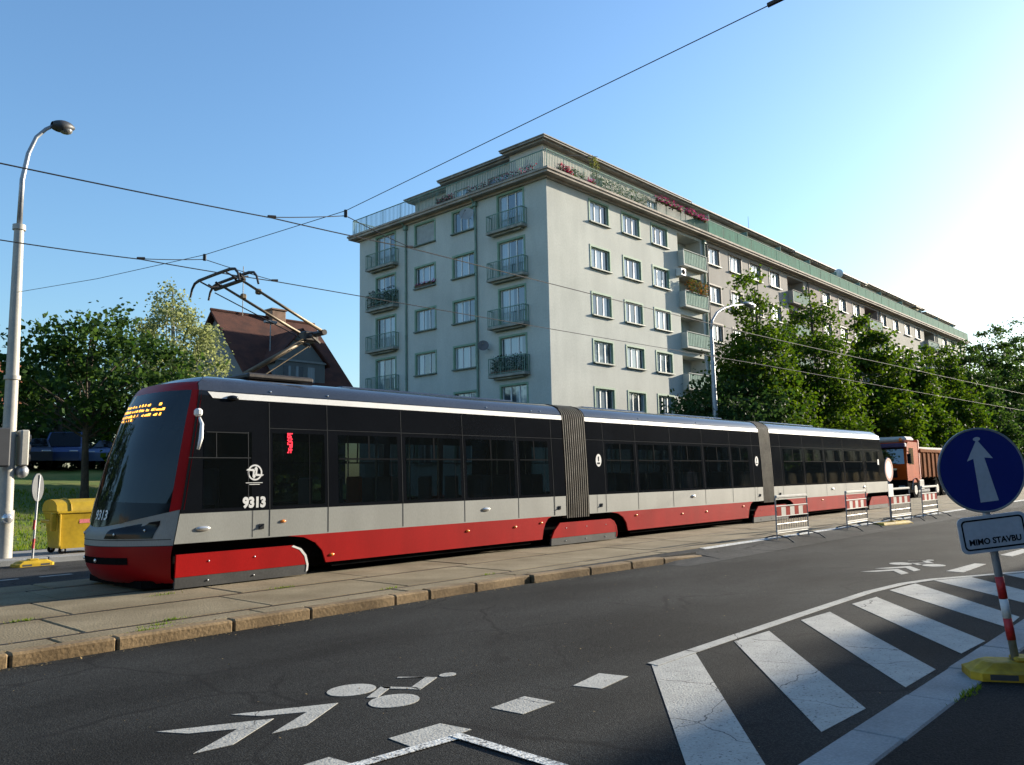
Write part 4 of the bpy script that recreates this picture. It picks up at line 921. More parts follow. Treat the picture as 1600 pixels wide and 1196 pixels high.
build('shadow_edge_chimneys', g, BRICK, nr)  # unseen, added to make the shadow edge of the row uneven

# ------------------------------------------------------------------ trees
BARK = mat('bark', (.07, .055, .04), .95, .35, 3, 25, .8, stretch=(1, 1, .3)); BARKB = mat('birch_bark', (.42, .41, .37), .8, .3, 3, 18, stretch=(.4, .4, 3), col2=(.12, .11, .1), ramp=(.5, .62))
LM1 = leafmat('maple_leaves', (.015, .044, .007), (.068, .115, .013), .42); LM2 = leafmat('lime_leaves', (.015, .042, .010), (.055, .10, .022), .35)
LM3 = leafmat('birch_leaves', (.12, .15, .06), (.27, .30, .14), .5); LM4 = leafmat('dark_leaves', (.012, .035, .010), (.04, .075, .02), .3); LM5 = leafmat('yellowish_leaves', (.028, .062, .009), (.120, .145, .020), .42)
def crown_mb(lobes, clumps, per, leaf, spread, seed, droop=0):
    rnd = random.Random(seed); mb = MB(); tips = []
    vol = [a[3]*a[4]*a[5] for a in lobes]; tot = sum(vol)
    for (cx, cy, cz, rx, ry, rz), v in zip(lobes, vol):
        for _ in range(max(3, int(clumps*v/tot))):
            while True:
                p = Vector((rnd.uniform(-1, 1), rnd.uniform(-1, 1), rnd.uniform(-1, 1)))
                if .35 < p.length < 1: break
            p = p.normalized()*p.length**.6
            q = Vector((cx+p.x*rx, cy+p.y*ry, cz+p.z*rz)); tips.append(q)
            s_ = spread*rnd.uniform(.55, 1.25); n = int(per*rnd.uniform(.6, 1.3))
            for _ in range(n):
                c = q + Vector((rnd.gauss(0, s_), rnd.gauss(0, s_), rnd.gauss(0, s_*.6) - droop*abs(rnd.gauss(0, 1))))
                a = Vector((rnd.gauss(0, 1), rnd.gauss(0, 1), rnd.gauss(0, .7)-droop)).normalized(); b = a.orthogonal(); b.rotate(Matrix.Rotation(rnd.uniform(0, 6.28), 3, a)); b = b.normalized(); k = leaf*rnd.uniform(.6, 1.35)
                mb.add([c-a*k*.5, c+b*k*.42+a*k*.05, c+a*k*.6, c-b*k*.42+a*k*.05], [(0, 1, 2, 3)])
    return mb, tips
def tree(label, pos, lobes, trunk_h, tr, lm, bark, clumps=120, per=40, leaf=.22, spread=.4, seed=1, droop=0, group=None, cat='tree', name='tree', branches=26, top=None):
    t = thing(name, label, cat, pos, group); rnd = random.Random(seed+100); P = Vector(pos)
    lobes = [(l[0]+P.x, l[1]+P.y, l[2]+P.z, *l[3:]) for l in lobes]
    mb, tips = crown_mb(lobes, clumps, per, leaf, spread, seed, droop); build('crown', mb, lm, t)
    g = MB(); ht = top or max(l[2]-P.z for l in lobes); pts = []; rs = []
    for i in range(9):
        k = i/8; pts.append((P.x+.15*math.sin(k*5+seed)*k, P.y+.15*math.cos(k*4+seed)*k, P.z-.2+(ht+.2)*k)); rs.append(tr*(1.25 if i == 0 else 1)*(1-k*.8))
    g.tube(pts, rs, 9); tk = build('trunk', g, bark, t, smooth=True)
    g = MB()
    for q in rnd.sample(tips, min(branches, len(tips))):
        z0 = min(max(trunk_h, (q.z-P.z)*.62), ht*.92); k = z0/ht; st = Vector((P.x+.15*math.sin(k*5+seed)*k, P.y+.15*math.cos(k*4+seed)*k, P.z+z0))
        m_ = st.lerp(q, .5) + Vector((rnd.uniform(-.2, .2), rnd.uniform(-.2, .2), .15)); g.tube([st, m_, q], [tr*.34*(1-k*.5), tr*.2, .012], 5)
    build('branches', g, bark, tk); return t
# left side
zt = ter(11.3, 31.6)
tree('broad dark green tree on the grass bank right behind the yellow bin', (11.0, 30.6, ter(11, 30.6)), [(0,0,4.6,3.0,2.6,2.0), (-1.7,.5,4.9,1.5,1.4,1.4), (1.6,-.6,4.3,2.2,2.0,1.6), (-.4,0,6.1,1.7,1.5,1.0), (.9,.3,6.5,.9,.9,.8), (2.9,0,3.6,1.3,1.4,1.1), (-2.1,0,3.6,1.1,1.2,.9)], 2.3, .15, LM2, BARK, 170, 52, .17, .34, 3)
tree('pale drooping birch, tallest tree left of the tram, before the house with the steep roof', (15.3, 33.6, ter(15.3, 33.6)), [(0,0,6.5,1.3,1.1,2.1), (-1.5,0,5.9,.9,.8,1.4), (1.3,0,5.6,1.1,1.0,1.7), (-.4,0,8.3,.5,.45,.8), (1.9,0,4.4,.8,.7,1.4), (.4,0,3.6,1.9,1.4,1.7)], 3.0, .12, LM3, BARKB, 230, 80, .115, .21, 5, droop=.40, top=8.5)
for i, (x, y, h, wd, lb, lm) in enumerate([(14.3, 30.0, 4.9, 2.4, 'bushy green tree between the broad dark tree and the birch', LM1), (18.6, 31.0, 4.3, 2.2, 'low bright green tree directly below the birch, behind the tram cab', LM5), (15.0, 45.5, 6.2, 3.4, 'dark tree behind the parked cars, right of the thin trunk', LM4), (6.5, 50, 7.0, 4.2, 'dark tree at the far left behind the parked cars', LM4), (10.5, 53, 7.4, 4.0, 'dark tree in the background behind the blue van', LM4), (19.5, 52, 7.5, 4.5, 'dark tree in the background to the left of the birch', LM4), (28.5, 49, 6.0, 3.0, 'dark tree in front of the mansard house wall', LM4)]):
    tree(lb, (x, y, ter(x, y)), [(0,0,h*.55,wd,wd,h*.40), (wd*.4,0,h*.75,wd*.5,wd*.5,h*.22), (-wd*.5,0,h*.62,wd*.55,wd*.5,h*.25), (0,0,h*.28,wd*.9,wd*.8,h*.25)], h*.3, .16, lm, BARK, 110, 42, .26, .5, 30+i, group='trees on the grass bank')
def hedge(label, x0, x1, y0, y1, z, h, lm, seed):
    t = thing('hedge', label, 'hedge', ((x0+x1)/2, (y0+y1)/2, z)); rnd = random.Random(seed)
    g = MB(); leafcloud(g, int((x1-x0)*(y1-y0)*h*38), (x0, x1, y0, y1, z, z+h), .16, rnd); leafcloud(g, int((x1-x0)*25), (x0, x1, y0, y1, z+h*.9, z+h*1.25), .14, rnd); build('foliage', g, lm, t)
    g = MB()
    for k in range(int((x1-x0)/1.5)): x = x0+(k+.5)*1.5; g.tube([(x, (y0+y1)/2, z), (x+.1, (y0+y1)/2+.1, z+h*.8)], [.05, .02], 5)
    build('stems', g, BARK, t)
hedge('dark hedge behind the cars parked on top of the bank', -4, 26, 50, 52, 2.4, 3.2, LM4, 5)
hedge('dark hedge under the street trees in front of the apartment row', 46, 128, 28.3, 29.6, .1, 2.4, LM4, 6)
# right: street trees before the apartments
ST = [(40.8, 21.3, 3.8, 'low dark foliage tree beside the right street lamp, nearest of the row', 7.4, LM4), (44.9, 21.4, 3.7, 'tallest street tree, narrow topped, just right of the street lamp', 13.5, LM1), (53.3, 21.4, 3.6, 'second tall street tree, narrow top against the beige pink block', 14.1, LM1), (64.0, 21.4, 3.9, 'third tall street tree, in front of the brown pink block', 13.6, LM1), (72.2, 21.4, 4.0, 'street tree with shorter rounded top right of the third tall one', 12.2, LM1), (82.4, 21.3, 4.4, 'broad street tree in front of the grey beige block windows', 13.8, LM1), (92.5, 21.3, 4.6, 'street tree before the pale green block, left of the end of the row', 14.6, LM2), (103.2, 21.3, 5.4, 'tall dark street tree standing at the end of the apartment row', 17.6, LM2), (115.0, 21.3, 6.4, 'large tree at the right edge beyond the apartment row', 19.0, LM2), (57.5, 25.6, 4.2, 'lower bright green tree between the first two tall ones', 9.4, LM5), (72.0, 25.6, 4.4, 'lower yellow green tree above the rear of the tram', 9.6, LM5), (88.0, 25.6, 4.6, 'lower yellowish tree behind the orange truck', 9.6, LM5), (101.0, 25.6, 5.4, 'low green tree behind the blue arrow sign', 10.6, LM1), (120.0, 25.5, 6.5, 'low tree at the right edge, under the tall dark one', 14.5, LM5), (135.0, 24.0, 9.0, 'farthest tree mass at the right edge of the view', 23.0, LM2)]
for i, (x, y, wd, lb, h, lm) in enumerate(ST):
    rnd = random.Random(70+i)
    if h > 10: lobes = [(0,0,h*.36,wd*1.05,wd*.8,h*.25), (rnd.uniform(-1,1)*.3*wd,0,h*.58,wd*.74,wd*.6,h*.20), (rnd.uniform(-1,1)*.2*wd,0,h*.77,wd*.46,wd*.44,h*.14), (rnd.uniform(-1,1)*.15*wd,0,h*.92,wd*.27,wd*.27,h*.08), (wd*.55,0,h*.46,wd*.4,wd*.4,h*.14), (-wd*.6,0,h*.40,wd*.42,wd*.4,h*.14)]
    else: lobes = [(0,0,h*.52,wd,wd*.8,h*.36), (wd*.4,0,h*.75,wd*.5,wd*.5,h*.22), (-wd*.45,0,h*.6,wd*.55,wd*.5,h*.25)]
    tree(lb, (x, y, .12), lobes, h*.22, .2, lm, BARK, 330 if h > 10 else 170, 72, .20 if x < 60 else .27, .46, 200+i, group='street trees in front of the apartment row', branches=24)

# trees of the same street behind the camera's left, seen in the tram windscreen
for i, (x, y, h) in enumerate([(-.5, 32, 9), (-7, 38, 11), (-14, 33, 10), (1.5, 54, 13), (-22, 44, 12)]):
    tree(['round park tree just left of the cream mast, nearest of its group', 'taller park tree left of the cream mast, second of its group', 'park tree farther left beyond the cream mast', 'park tree far behind the parked cars at the left', 'farthest park tree at the left'][i], (x, y, ter(x, y)), [(0,0,h*.5,3.6,3.4,h*.34), (1.2,0,h*.78,2,2,h*.18)], h*.25, .18, LM2, BARK, 110, 34, .34, .5, 400+i, branches=14)

# ------------------------------------------------------------------ street furniture
CRM = mat('cream_pole_paint', (.37, .35, .30), .5, .1, 2, 25); GALV = mat('galvanised_steel', (.30, .31, .32), .45, .12, 3, 30, metal=.5); DGREY = mat('dark_grey_plastic', (.05, .052, .055), .5, .1)
YEL = mat('yellow_plastic', (.42, .27, .010), .45, .12, 2, 12, .1); YELD = mat('weathered_yellow_base', (.34, .22, .012), .75, .3, 3, 14, .3); RBAND = mat('red_reflective_band', (.42, .02, .02), .5, .1); WBAND = mat('white_reflective_band', (.66, .66, .64), .5, .08); BLUES = mat('blue_sign_face', (.006, .016, .15), .35, .05); WSIGN = mat('white_sign_face', (.38, .42, .47), .45, .08, 3, 30); LENS = mat('lamp_lens', (.25, .25, .24), .2, .2, metal=.3)
# cream mast on the left carrying the lamp, the span wire and traffic signals
mx_, my_ = 5.72, 20.45
m = thing('street_lamp', 'tall cream mast at the left edge with curved lamp arm, tram wires and signal heads', 'street lamp', (mx_, my_, .12))
g = MB(); g.tube([(mx_, my_, .12), (mx_, my_, 4.1), (mx_-.02, my_, 7.55)], [.155, .13, .10], 16); g.tube([(mx_, my_, .12), (mx_, my_, 1.15)], .18, 16); g.tube([(mx_, my_, 4.05), (mx_, my_, 4.14)], .165, 16); g.tube([(mx_-.02, my_, 7.5), (mx_-.02, my_, 7.62)], .135, 16); pole = build('pole', g, CRM, m, smooth=True, angle=40)
g = MB(); g.tube([(mx_-.02, my_, 7.6), (mx_-.01, my_, 8.7), (mx_+.08, my_-.02, 9.35), (mx_+.22, my_-.05, 9.78), (mx_+.40, my_-.1, 10.02), (mx_+.55, my_-.15, 10.14)], [.06, .055, .05, .045, .042, .04], 10); build('arm', g, GALV, m, smooth=True)
g = MB(); P = []; 
for i in range(9):
    k = i/8; rr = .19*math.sin(math.pi*min(1, .12+k*.85))**.6; P.append([(mx_+.50+.50*k, my_-.15+rr*math.cos(q*math.pi/6), 10.15+.05*k+rr*.75*math.sin(q*math.pi/6)) for q in range(13)])
g.grid(P); lh = build('lamp_head', g, DGREY, m, smooth=True)
g = MB(); g.blob((mx_+.80, my_-.16, 10.10), (.16, .13, .10), 7, 0); build('lamp_bowl', g, LENS, lh, smooth=True)
g = MB(); g.bbox(mx_+.17, mx_+.34, my_-.26, my_+.12, 2.12, 2.92, .03); sb = build('signal_head', g, CRM, m)
g = MB(); g.tube([(mx_, my_, 2.8), (mx_+.25, my_, 2.8)], .03, 6); build('upper_bracket', g, GALV, sb); g = MB(); g.blob((mx_+.27, my_-.05, 2.0), (.14, .16, .15), 7, 0); g.tube([(mx_, my_, 2.05), (mx_+.3, my_, 2.05)], .03, 6); build('signal_bracket', g, GALV, sb, smooth=True)
g = MB()
for z in (2.30, 2.52, 2.74): g.tube([(mx_+.34, my_-.08, z), (mx_+.40, my_-.08, z)], .09, 12)
build('signal_lens', g, DGREY, sb)
g = MB(); g.bbox(mx_-.45, mx_-.05, my_-.35, my_-.12, 2.1, 2.95, .03); build('control_box', g, DGREY, m)
g = MB(); g.blob((mx_-.02, my_-.25, .98), (.12, .10, .12), 8, 0); build('push_button_lamp', g, GLW, m, smooth=True)
# grey lamp before the apartments
m = thing('street_lamp', 'grey street lamp with long curved arm in front of the loggias and first street tree', 'street lamp', (37.6, 20.4, .12)); lx, ly = 37.6, 20.4
g = MB(); g.tube([(lx, ly, .12), (lx, ly, 5.4), (lx, ly, 7.4), (lx, ly, 9.1)], [.15, .13, .10, .085], 12); g.tube([(lx, ly, 7.3), (lx, ly, 7.4)], .13, 12); build('pole', g, GALV, m, smooth=True, angle=40)
g = MB(); g.tube([(lx, ly, 9.1), (lx+.15, ly, 9.6), (lx+.7, ly, 10.1), (lx+1.5, ly, 10.45), (lx+2.5, ly, 10.75), (lx+3.9, ly, 11.0)], [.07, .065, .06, .055, .05, .045], 10); build('arm', g, GALV, m, smooth=True)
g = MB(); g.blob((lx+4.5, ly, 11.08), (.75, .2, .14), 8, 0); lh = build('lamp_head', g, GALV, m, smooth=True); g = MB(); g.blob((lx+4.75, ly, 11.02), (.35, .17, .16), 8, 0); build('lamp_bowl', g, GLW, lh, smooth=True)
m = thing('post', 'plain grey post far off above the blue arrow sign', 'post', (104, 19.9, .12)); g = MB(); g.tube([(104, 19.9, .1), (104, 19.9, 5.6)], .28, 10); build('shaft', g, GALV, m); g = MB(); g.tube([(104, 19.9, 5.6), (104, 19.9, 5.75)], .36, 10); build('cap', g, DGREY, m)
def rbase(label_parent, x, y, z, L=.95, W=.42, ang=0, m_=YELD):
    M = Matrix.Translation((x, y, z)) @ Matrix.Rotation(ang, 4, 'Z')
    g = MB(); P = []
    for k, (hx, hy, zz) in enumerate(((L/2, W/2, 0), (L/2, W/2, .055), (L/2-.03, W/2-.03, .07), (L/2-.10, W/2-.07, .115), (L/2-.12, W/2-.09, .12))):
        ring = [(sx*(hx-c*.06), sy*(hy-(1-c)*.06), zz) for sx, sy, c in ((1, 1, 1), (1, 1, 0), (1, -1, 0), (1, -1, 1), (-1, -1, 1), (-1, -1, 0), (-1, 1, 0), (-1, 1, 1))]
        P.append([M @ Vector(p) for p in ring + ring[:1]])
    g.grid(P); g.add(P[-1][:-1], [tuple(range(8))])
    g.bbox(-.09, .09, -.09, .09, .115, .15, .015, M)
    b = build('base', g, m_, label_parent)
    for s in (-1, 1): g = MB(); g.box(s*(L/2-.2)-.09, s*(L/2-.2)+.09, -W/2-.002, -W/2+.012, .012, .05, M); build('grip_slot', g, DGREY, b)
    return b
# --- blue arrow sign, tilted, on the right
B0 = Vector((6.95, 1.46, .24))
sg_ = thing('road_sign', 'blue round sign with white upward arrow over a text plate, tilted on a yellow base', 'road sign', (6.95, 1.46, .12))
d0 = Vector((.78, .62, 0)).normalized()           # facing the camera, roughly
def pxdir(x, y): return (RR*((x-800)/1268.3) + UU*((598-y)/1268.3) + F)
CAMP = Vector((0, 0, 1.62)); dep = (B0-CAMP).dot(F)
Ptop = Vector((6.65, 2.09, 1.70)); ax_ = Vector((-.14, .07, 1)).normalized()
ax_ = Vector((-.0754, .0818, .9938)).normalized()
g = MB(); g.tube([B0-ax_*.1, B0+ax_*1.685], .027, 12); pl_ = build('pole', g, GALV, sg_, smooth=True)
for a, b in ((.145, .30), (.44, .60)): g = MB(); g.tube([B0+ax_*a, B0+ax_*b], .0295, 12); build('red_band', g, RBAND, pl_, smooth=True)
g = MB(); g.tube([B0+ax_*.301, B0+ax_*.439], .0292, 12); build('white_band', g, WBAND, pl_, smooth=True)
fz = (-d0*1.0); fx = ax_.cross(fz).normalized(); fz = fx.cross(ax_).normalized()
def SP(u, v, n=0): return B0 + ax_*v + fx*u + fz*(.04+n)
VC = 1.385; RC = .312; UC = 0; KS = .312/.35
g = MB(); ring = [(UC+RC*math.cos(q*math.pi/32), VC+RC*math.sin(q*math.pi/32)) for q in range(64)]
g.prism([SP(u, v, 0) for u, v in ring], fz*.012); pp = build('sign_plate', g, GALV, sg_)
g = MB(); g.prism([SP(UC+(u-UC)*.965, VC+(v-VC)*.965, .0125) for u, v in ring], fz*.002); bf = build('blue_face', g, BLUES, pp)
g = MB(); g.grid([[SP(UC+k*math.cos(q*math.pi/32), VC+k*math.sin(q*math.pi/32), n) for k, n in ((RC*.955, .0165), (RC*.985, .0185), (RC*1.005, .0165))] for q in range(65)]); build('rim', g, GALV, pp)
g = MB(); AR = [(-.045, -.285), (.10, -.285), (.035, .105), (.108, .092), (.005, .268), (-.098, .092), (-.045, .105)]
AR = [(-.058, -.262), (.088, -.262), (.040, .100), (.108, .085), (.006, .255), (-.102, .085), (-.048, .100)]
g.prism([SP(UC+u*KS, VC+v*KS, .0150) for u, v in AR], fz*.0015); g.prism([SP(UC+.006+.026*math.cos(q*math.pi/8), VC+.258*KS+.015*math.sin(q*math.pi/8), .0170) for q in range(16)], fz*.001); build('arrow', g, WSIGN, bf)
g = MB(); 
for z in (VC-.12, VC+.12, .92): g.tube([SP(-.04, z, -.045), SP(.04, z, -.045)], .035, 6)
build('clamp', g, GALV, pl_)
def rrect(u0, u1, v0, v1, r):
    out = []
    for cx, cy, a0 in ((u1-r, v1-r, 0), (u0+r, v1-r, 90), (u0+r, v0+r, 180), (u1-r, v0+r, 270)):
        for k in range(5): a = R(a0+k*22.5); out.append((cx+r*math.cos(a), cy+r*math.sin(a)))
    return out
T0, T1, V0, V1 = -.245, .245, .79, 1.055
g = MB(); g.prism([SP(u, v, 0) for u, v in rrect(T0, T1, V0, V1, .045)], fz*.012); tp_ = build('text_plate', g, WSIGN, sg_)
g = MB(); o_ = rrect(T0+.022, T1-.022, V0+.022, V1-.022, .032); i_ = rrect(T0+.034, T1-.034, V0+.034, V1-.034, .024)
g.grid([[SP(a[0], a[1], .0135), SP(b[0], b[1], .0135)] for a, b in zip(o_+o_[:1], i_+i_[:1])]); build('plate_border', g, BLK2, tp_)
tm = text_mb('MIMO STAVBU', .060, frame(SP(.0, .868, .0135), tuple(fx), tuple(ax_), tuple(fz)), .001, .0016, .96); build('lettering', tm, BLK2, tp_)
rbase(sg_, B0.x+.03, B0.y-.06, .12, .80, .36, R(-62))
# prohibitory sign by the barriers, seen nearly edge on
sg2 = thing('road_sign', 'round white sign with red rim seen nearly edge on among the barriers', 'road sign', (25.75, 8.3, .06)); sx, sy = 25.75, 8.3
g = MB(); g.tube([(sx, sy+.04, .12), (sx+.02, sy+.04, 2.05)], .03, 8); g.tube([(sx, sy+.04, .25), (sx, sy+.04, .5)], .033, 8); build('pole', g, GALV, sg2)
g = MB(); g.prism([(sx+.35*math.cos(q*math.pi/16), sy+.002*0, 1.67+.35*math.sin(q*math.pi/16)) for q in range(32)], (0, .012, 0)); pq = build('sign_plate', g, WBAND, sg2)
g = MB(); g.grid([[(sx+k*math.cos(q*math.pi/16), sy-.004, 1.67+k*math.sin(q*math.pi/16)) for k in (.265, .35)] for q in range(33)]); build('red_ring', g, mat('faded_red_ring', (.50, .17, .12), .5, .1), pq)
g = MB(); g.bbox(sx-.22, sx+.22, sy-.01, sy+.002, .86, 1.24, .004); build('text_plate', g, WBAND, sg2)
rbase(sg2, sx+.0, sy+.02, .012, 1.9, .42, R(-8))
# small sign by the bin, seen from its grey back
sg3 = thing('road_sign', 'grey backed round sign on a thin pole with red white bands beside the yellow bin', 'road sign', (6.0, 19.45, .06)); sx, sy = 6.02, 19.4
dd = Vector((.62, .78, 0)).normalized()
g = MB(); g.tube([(sx-.04, sy, .0), (sx, sy, 1.3), (sx+.03, sy, 1.9)], .024, 8); ps = build('pole', g, GALV, sg3)
for za_, zb_2 in ((.35, .56), (.75, .95)): g = MB(); g.tube([(sx-.036, sy, za_), (sx-.024, sy, zb_2)], .028, 8); build('red_band', g, RBAND, ps)
g = MB(); g.prism([(sx+.02+dd.x*.30*math.cos(q*math.pi/16)-dd.y*.03, sy+dd.y*.30*math.cos(q*math.pi/16)+dd.x*.03, 1.64+.30*math.sin(q*math.pi/16)) for q in range(32)], (dd.y*.02, -dd.x*.02, 0)); build('sign_plate', g, mat('dull_sign_back', (.09, .095, .10), .6, .15), sg3, smooth=True, angle=40)
rbase(sg3, sx-.06, sy-.1, .0, .75, .40, R(4), YEL)
# ------------------------------------------------------------------ yellow waste bin
bx0, bx1, by0, by1 = 6.74, 8.15, 20.25, 21.2
bn = thing('waste_container', 'yellow plastic wheeled waste container with sliding lid on the far pavement', 'waste bin', (7.15, 20.7, .12))
g = MB(); P = []
for z, e in ((.24, .10), (.9, .03), (1.02, .0), (1.06, .0)): P.append([(bx0+e, by0+e*.7, z), (bx1-e, by0+e*.7, z), (bx1-e, by1-e*.7, z), (bx0+e, by1-e*.7, z), (bx0+e, by0+e*.7, z)])
g.grid(P); g.quad(*P[0][:4]); g.bbox(bx0-.03, bx1+.03, by0-.03, by1+.03, 1.03, 1.09, .015)
for x in (bx0+.02, bx1-.06): g.bbox(x, x+.04, by0-.02, by0+.04, .3, 1.03, .01)
bb = build('container_body', g, YEL, bn)
g = MB(); P = []
for k in range(9):
    a = math.pi*k/8; P.append([(x, (by0+by1)/2-math.cos(a)*(by1-by0)/2*1.04, 1.09+.27*math.sin(a)**.7) for x in (bx0-.04, bx0+.28, bx0+.30, bx1-.30, bx1-.28, bx1+.04)])
g.grid(P); 
for x in (bx0-.04, bx1+.04): g.add([(x, (by0+by1)/2-math.cos(math.pi*k/8)*(by1-by0)/2*1.04, 1.09+.27*math.sin(math.pi*k/8)**.7) for k in range(9)], [tuple(range(9))])
build('lid', g, YEL, bn, smooth=True, angle=50)
g = MB()
for x in (bx0+.26, bx1-.27): g.tube([(x, (by0+by1)/2-math.cos(math.pi*k/8)*(by1-by0)/2*1.06, 1.095+.28*math.sin(math.pi*k/8)**.7) for k in range(9)], .016, 6)
build('lid_rib', g, YEL, bn)
g = MB(); g.bbox(7.20, 7.44, by0+.02, by0+.035, .80, .89, .002); build('sticker', g, mat('pink_label', (.62, .16, .16), .6, .15), bb)
g = MB(); g.bbox(bx0-.13, bx0-.03, by0+.2, by1-.2, .82, .90, .02); g.bbox(bx0-.14, bx0-.02, by0+.02, by0+.12, .65, 1.05, .02); build('handle', g, YEL, bb)
for x, y in ((bx0+.15, by0+.12), (bx1-.15, by0+.12), (bx0+.15, by1-.12), (bx1-.15, by1-.12)):
    g = MB(); g.tube([(x, y-.025, .20), (x, y+.025, .20)], .08, 14); wv = build('wheel', g, UND, bn); g = MB(); g.bbox(x-.03, x+.03, y-.045, y+.045, .18, .30, .01); build('fork', g, GALV, wv)

# ------------------------------------------------------------------ construction barriers
WIRE = mat('barrier_wire', (.40, .40, .38), .5, .1, metal=.4); WB = mat('barrier_white', (.52, .50, .45), .7, .1, ior=1.25); RB = mat('barrier_red', (.30, .035, .025), .9, .2, ior=1.15)
def barrier(label, x, y, wd, rz, drop=0.):
    t = thing('barrier_fence', label, 'barrier', (0, 0, 0), 'red and white barriers along the track edge')
    g = MB()
    for s in (-1, 1): g.tube([(s*wd/2, 0, .04), (s*wd/2, 0, 1.03)], .018, 8)
    g.tube([(-wd/2, 0, .20), (wd/2, 0, .20)], .015, 6)
    build('frame', g, WIRE, t)
    g = MB(); g.bbox(-wd/2+.02, wd/2-.02, -.03, .03, 1.01, 1.08, .015); build('top_rail', g, WB, t)
    g = MB(); g.bbox(-wd/2-.02, wd/2+.02, -.02, .02, .22, .27, .012); g.bbox(-wd/2-.02, wd/2+.02, -.02, .02, .81, .84, .012); g.bbox(-wd/2-.02, wd/2+.02, -.02, .02, .57, .60, .012); build('cross_bar', g, WB, t)
    g = MB(); n = 7
    for i in range(n):
        g.m = i % 2; g.box(-wd/2+.04+(wd-.08)*i/n, -wd/2+.04+(wd-.08)*(i+1)/n, -.012, .012, .60, .80)
    build('striped_board', g, [RB, WB], t)
    g = MB(); n = 13
    for i in range(1, n): g.tube([(-wd/2+wd*i/n, 0, .27), (-wd/2+wd*i/n, 0, .55)], .006, 5)
    g.tube([(-wd/2, 0, .41), (wd/2, 0, .41)], .006, 5); build('mesh_wires', g, WIRE, t)
    for s in (-1, 1):
        g = MB(); g.tube([(s*wd/2, -.42, .0), (s*wd/2, -.27, .10), (s*wd/2, -.08, .15), (s*wd/2, .08, .15), (s*wd/2, .27, .10), (s*wd/2, .42, .0)], .016, 6); build('foot', g, DGREY, t)
    t.location = (x, y, .03); t.rotation_euler = (0, 0, rz); return t
barrier('leftmost red and white barrier, standing in front of the last bellows of the tram', 19.2, 8.5, 1.72, R(-1))
barrier('second red and white barrier from the left, before the rear tram cover', 23.45, 8.5, 1.72, R(2))
barrier('third red and white barrier, just right of the edge on round sign', 27.2, 8.5, 1.8, R(-1))
barrier('rightmost red and white barrier, in front of the truck wheel', 30.25, 8.5, 1.8, R(1))

# ------------------------------------------------------------------ orange truck
ORP = mat('orange_truck_paint', (.40, .060, .006), .6, .12, 1.5, 25, ior=1.12); ORPD = mat('dusty_orange', (.24, .085, .03), .9, .2, 2, 15, ior=1.1); CGL = glassmat('cab_glass', (.12, .2, .3), .35, 2.2); PURP = mat('dark_sun_visor', (.05, .03, .09), .5, .1)
tk = thing('truck', 'orange tipper truck with dark windscreen facing the camera behind the tram tail', 'truck', (54, 16, .0)); tx0, ty0, ty1 = 49.6, 15.0, 17.5
g = MB(); prof = [(tx0+.03, .95), (tx0, 1.7), (tx0+.02, 2.0), (tx0+.22, 3.05), (tx0+.45, 3.3), (tx0+2.1, 3.3), (tx0+2.2, 3.2), (tx0+2.2, .95)]
g.prism([(x, ty0, z) for x, z in prof], (0, ty1-ty0, 0)); cb = build('cab', g, ORP, tk)
g = MB(); g.quad((tx0+.018, ty0+.12, 2.03), (tx0+.018, ty1-.12, 2.03), (tx0+.19, ty1-.18, 2.98), (tx0+.19, ty0+.18, 2.98)); build('windscreen', MB().add([(v[0]-.015, v[1], v[2]) for v in g.v], g.f), CGL, cb)
g = MB(); g.prism([(tx0+.35, ty0-.006, 2.0), (tx0+1.3, ty0-.006, 2.0), (tx0+1.3, ty0-.006, 2.95), (tx0+.55, ty0-.006, 2.95)], (0, .01, 0)); build('side_window', g, BLK, cb)
g = MB(); g.bbox(tx0-.12, tx0+.25, ty0, ty1, 2.98, 3.22, .04); build('sun_visor', g, PURP, cb)
g = MB(); g.bbox(tx0-.03, tx0+.02, ty0+.55, ty1-.55, 1.25, 1.75, .02); gl = build('grille', g, BLK2, cb); g = MB(); g.box(tx0-.045, tx0-.031, ty0+.55, ty1-.55, 1.68, 1.78); build('grille_bar', g, GLW, gl)
g = MB(); g.bbox(tx0-.12, tx0+.9, ty0, ty1, .35, 1.12, .05); bmp = build('bumper', g, UND, tk)
for y in (ty0+.3, ty1-.3): g = MB(); g.bbox(tx0-.14, tx0-.1, y-.18, y+.18, .6, .78, .02); build('headlight', g, GLW, bmp)
for y in (ty0-.12, ty1+.12): g = MB(); g.bbox(tx0+.05, tx0+.2, y-.10, y+.10, 2.05, 2.6, .03); g.tube([(tx0+.15, y, 2.7), (tx0+.2, (ty0+.1 if y < 16 else ty1-.1), 2.8)], .02, 5); build('mirror', g, BLK2, cb)
g = MB(); g.bbox(tx0+.5, tx0+2.0, ty0+.1, ty1-.1, 3.3, 3.62, .12); build('roof_deflector', g, WB, cb)
for y in (ty0+.35, ty1-.35): g = MB(); g.blob((tx0+.35, y, 3.42), (.1, .1, .13), 6, 0); build('beacon', g, mat('beacon_orange', (.8, .22, .03), .3), cb, smooth=True)
g = MB(); g.box(tx0+1.0, tx0+8.4, ty0+.75, ty1-.75, .75, 1.15); build('chassis', g, UND, tk)
g = MB(); P = [(tx0+2.75, 1.25), (tx0+8.4, 1.25), (tx0+8.6, 2.75), (tx0+2.55, 2.95)]; g.prism([(x, ty0, z) for x, z in P], (0, ty1-ty0, 0))
for i in range(7): x = tx0+3.0+i*.85; g.bbox(x, x+.09, ty0-.06, ty0+.01, 1.2, 2.75, .01)
g.bbox(tx0+2.5, tx0+8.7, ty0-.07, ty0+.05, 2.70, 2.9, .03); tb = build('tipper_body', g, ORPD, tk)
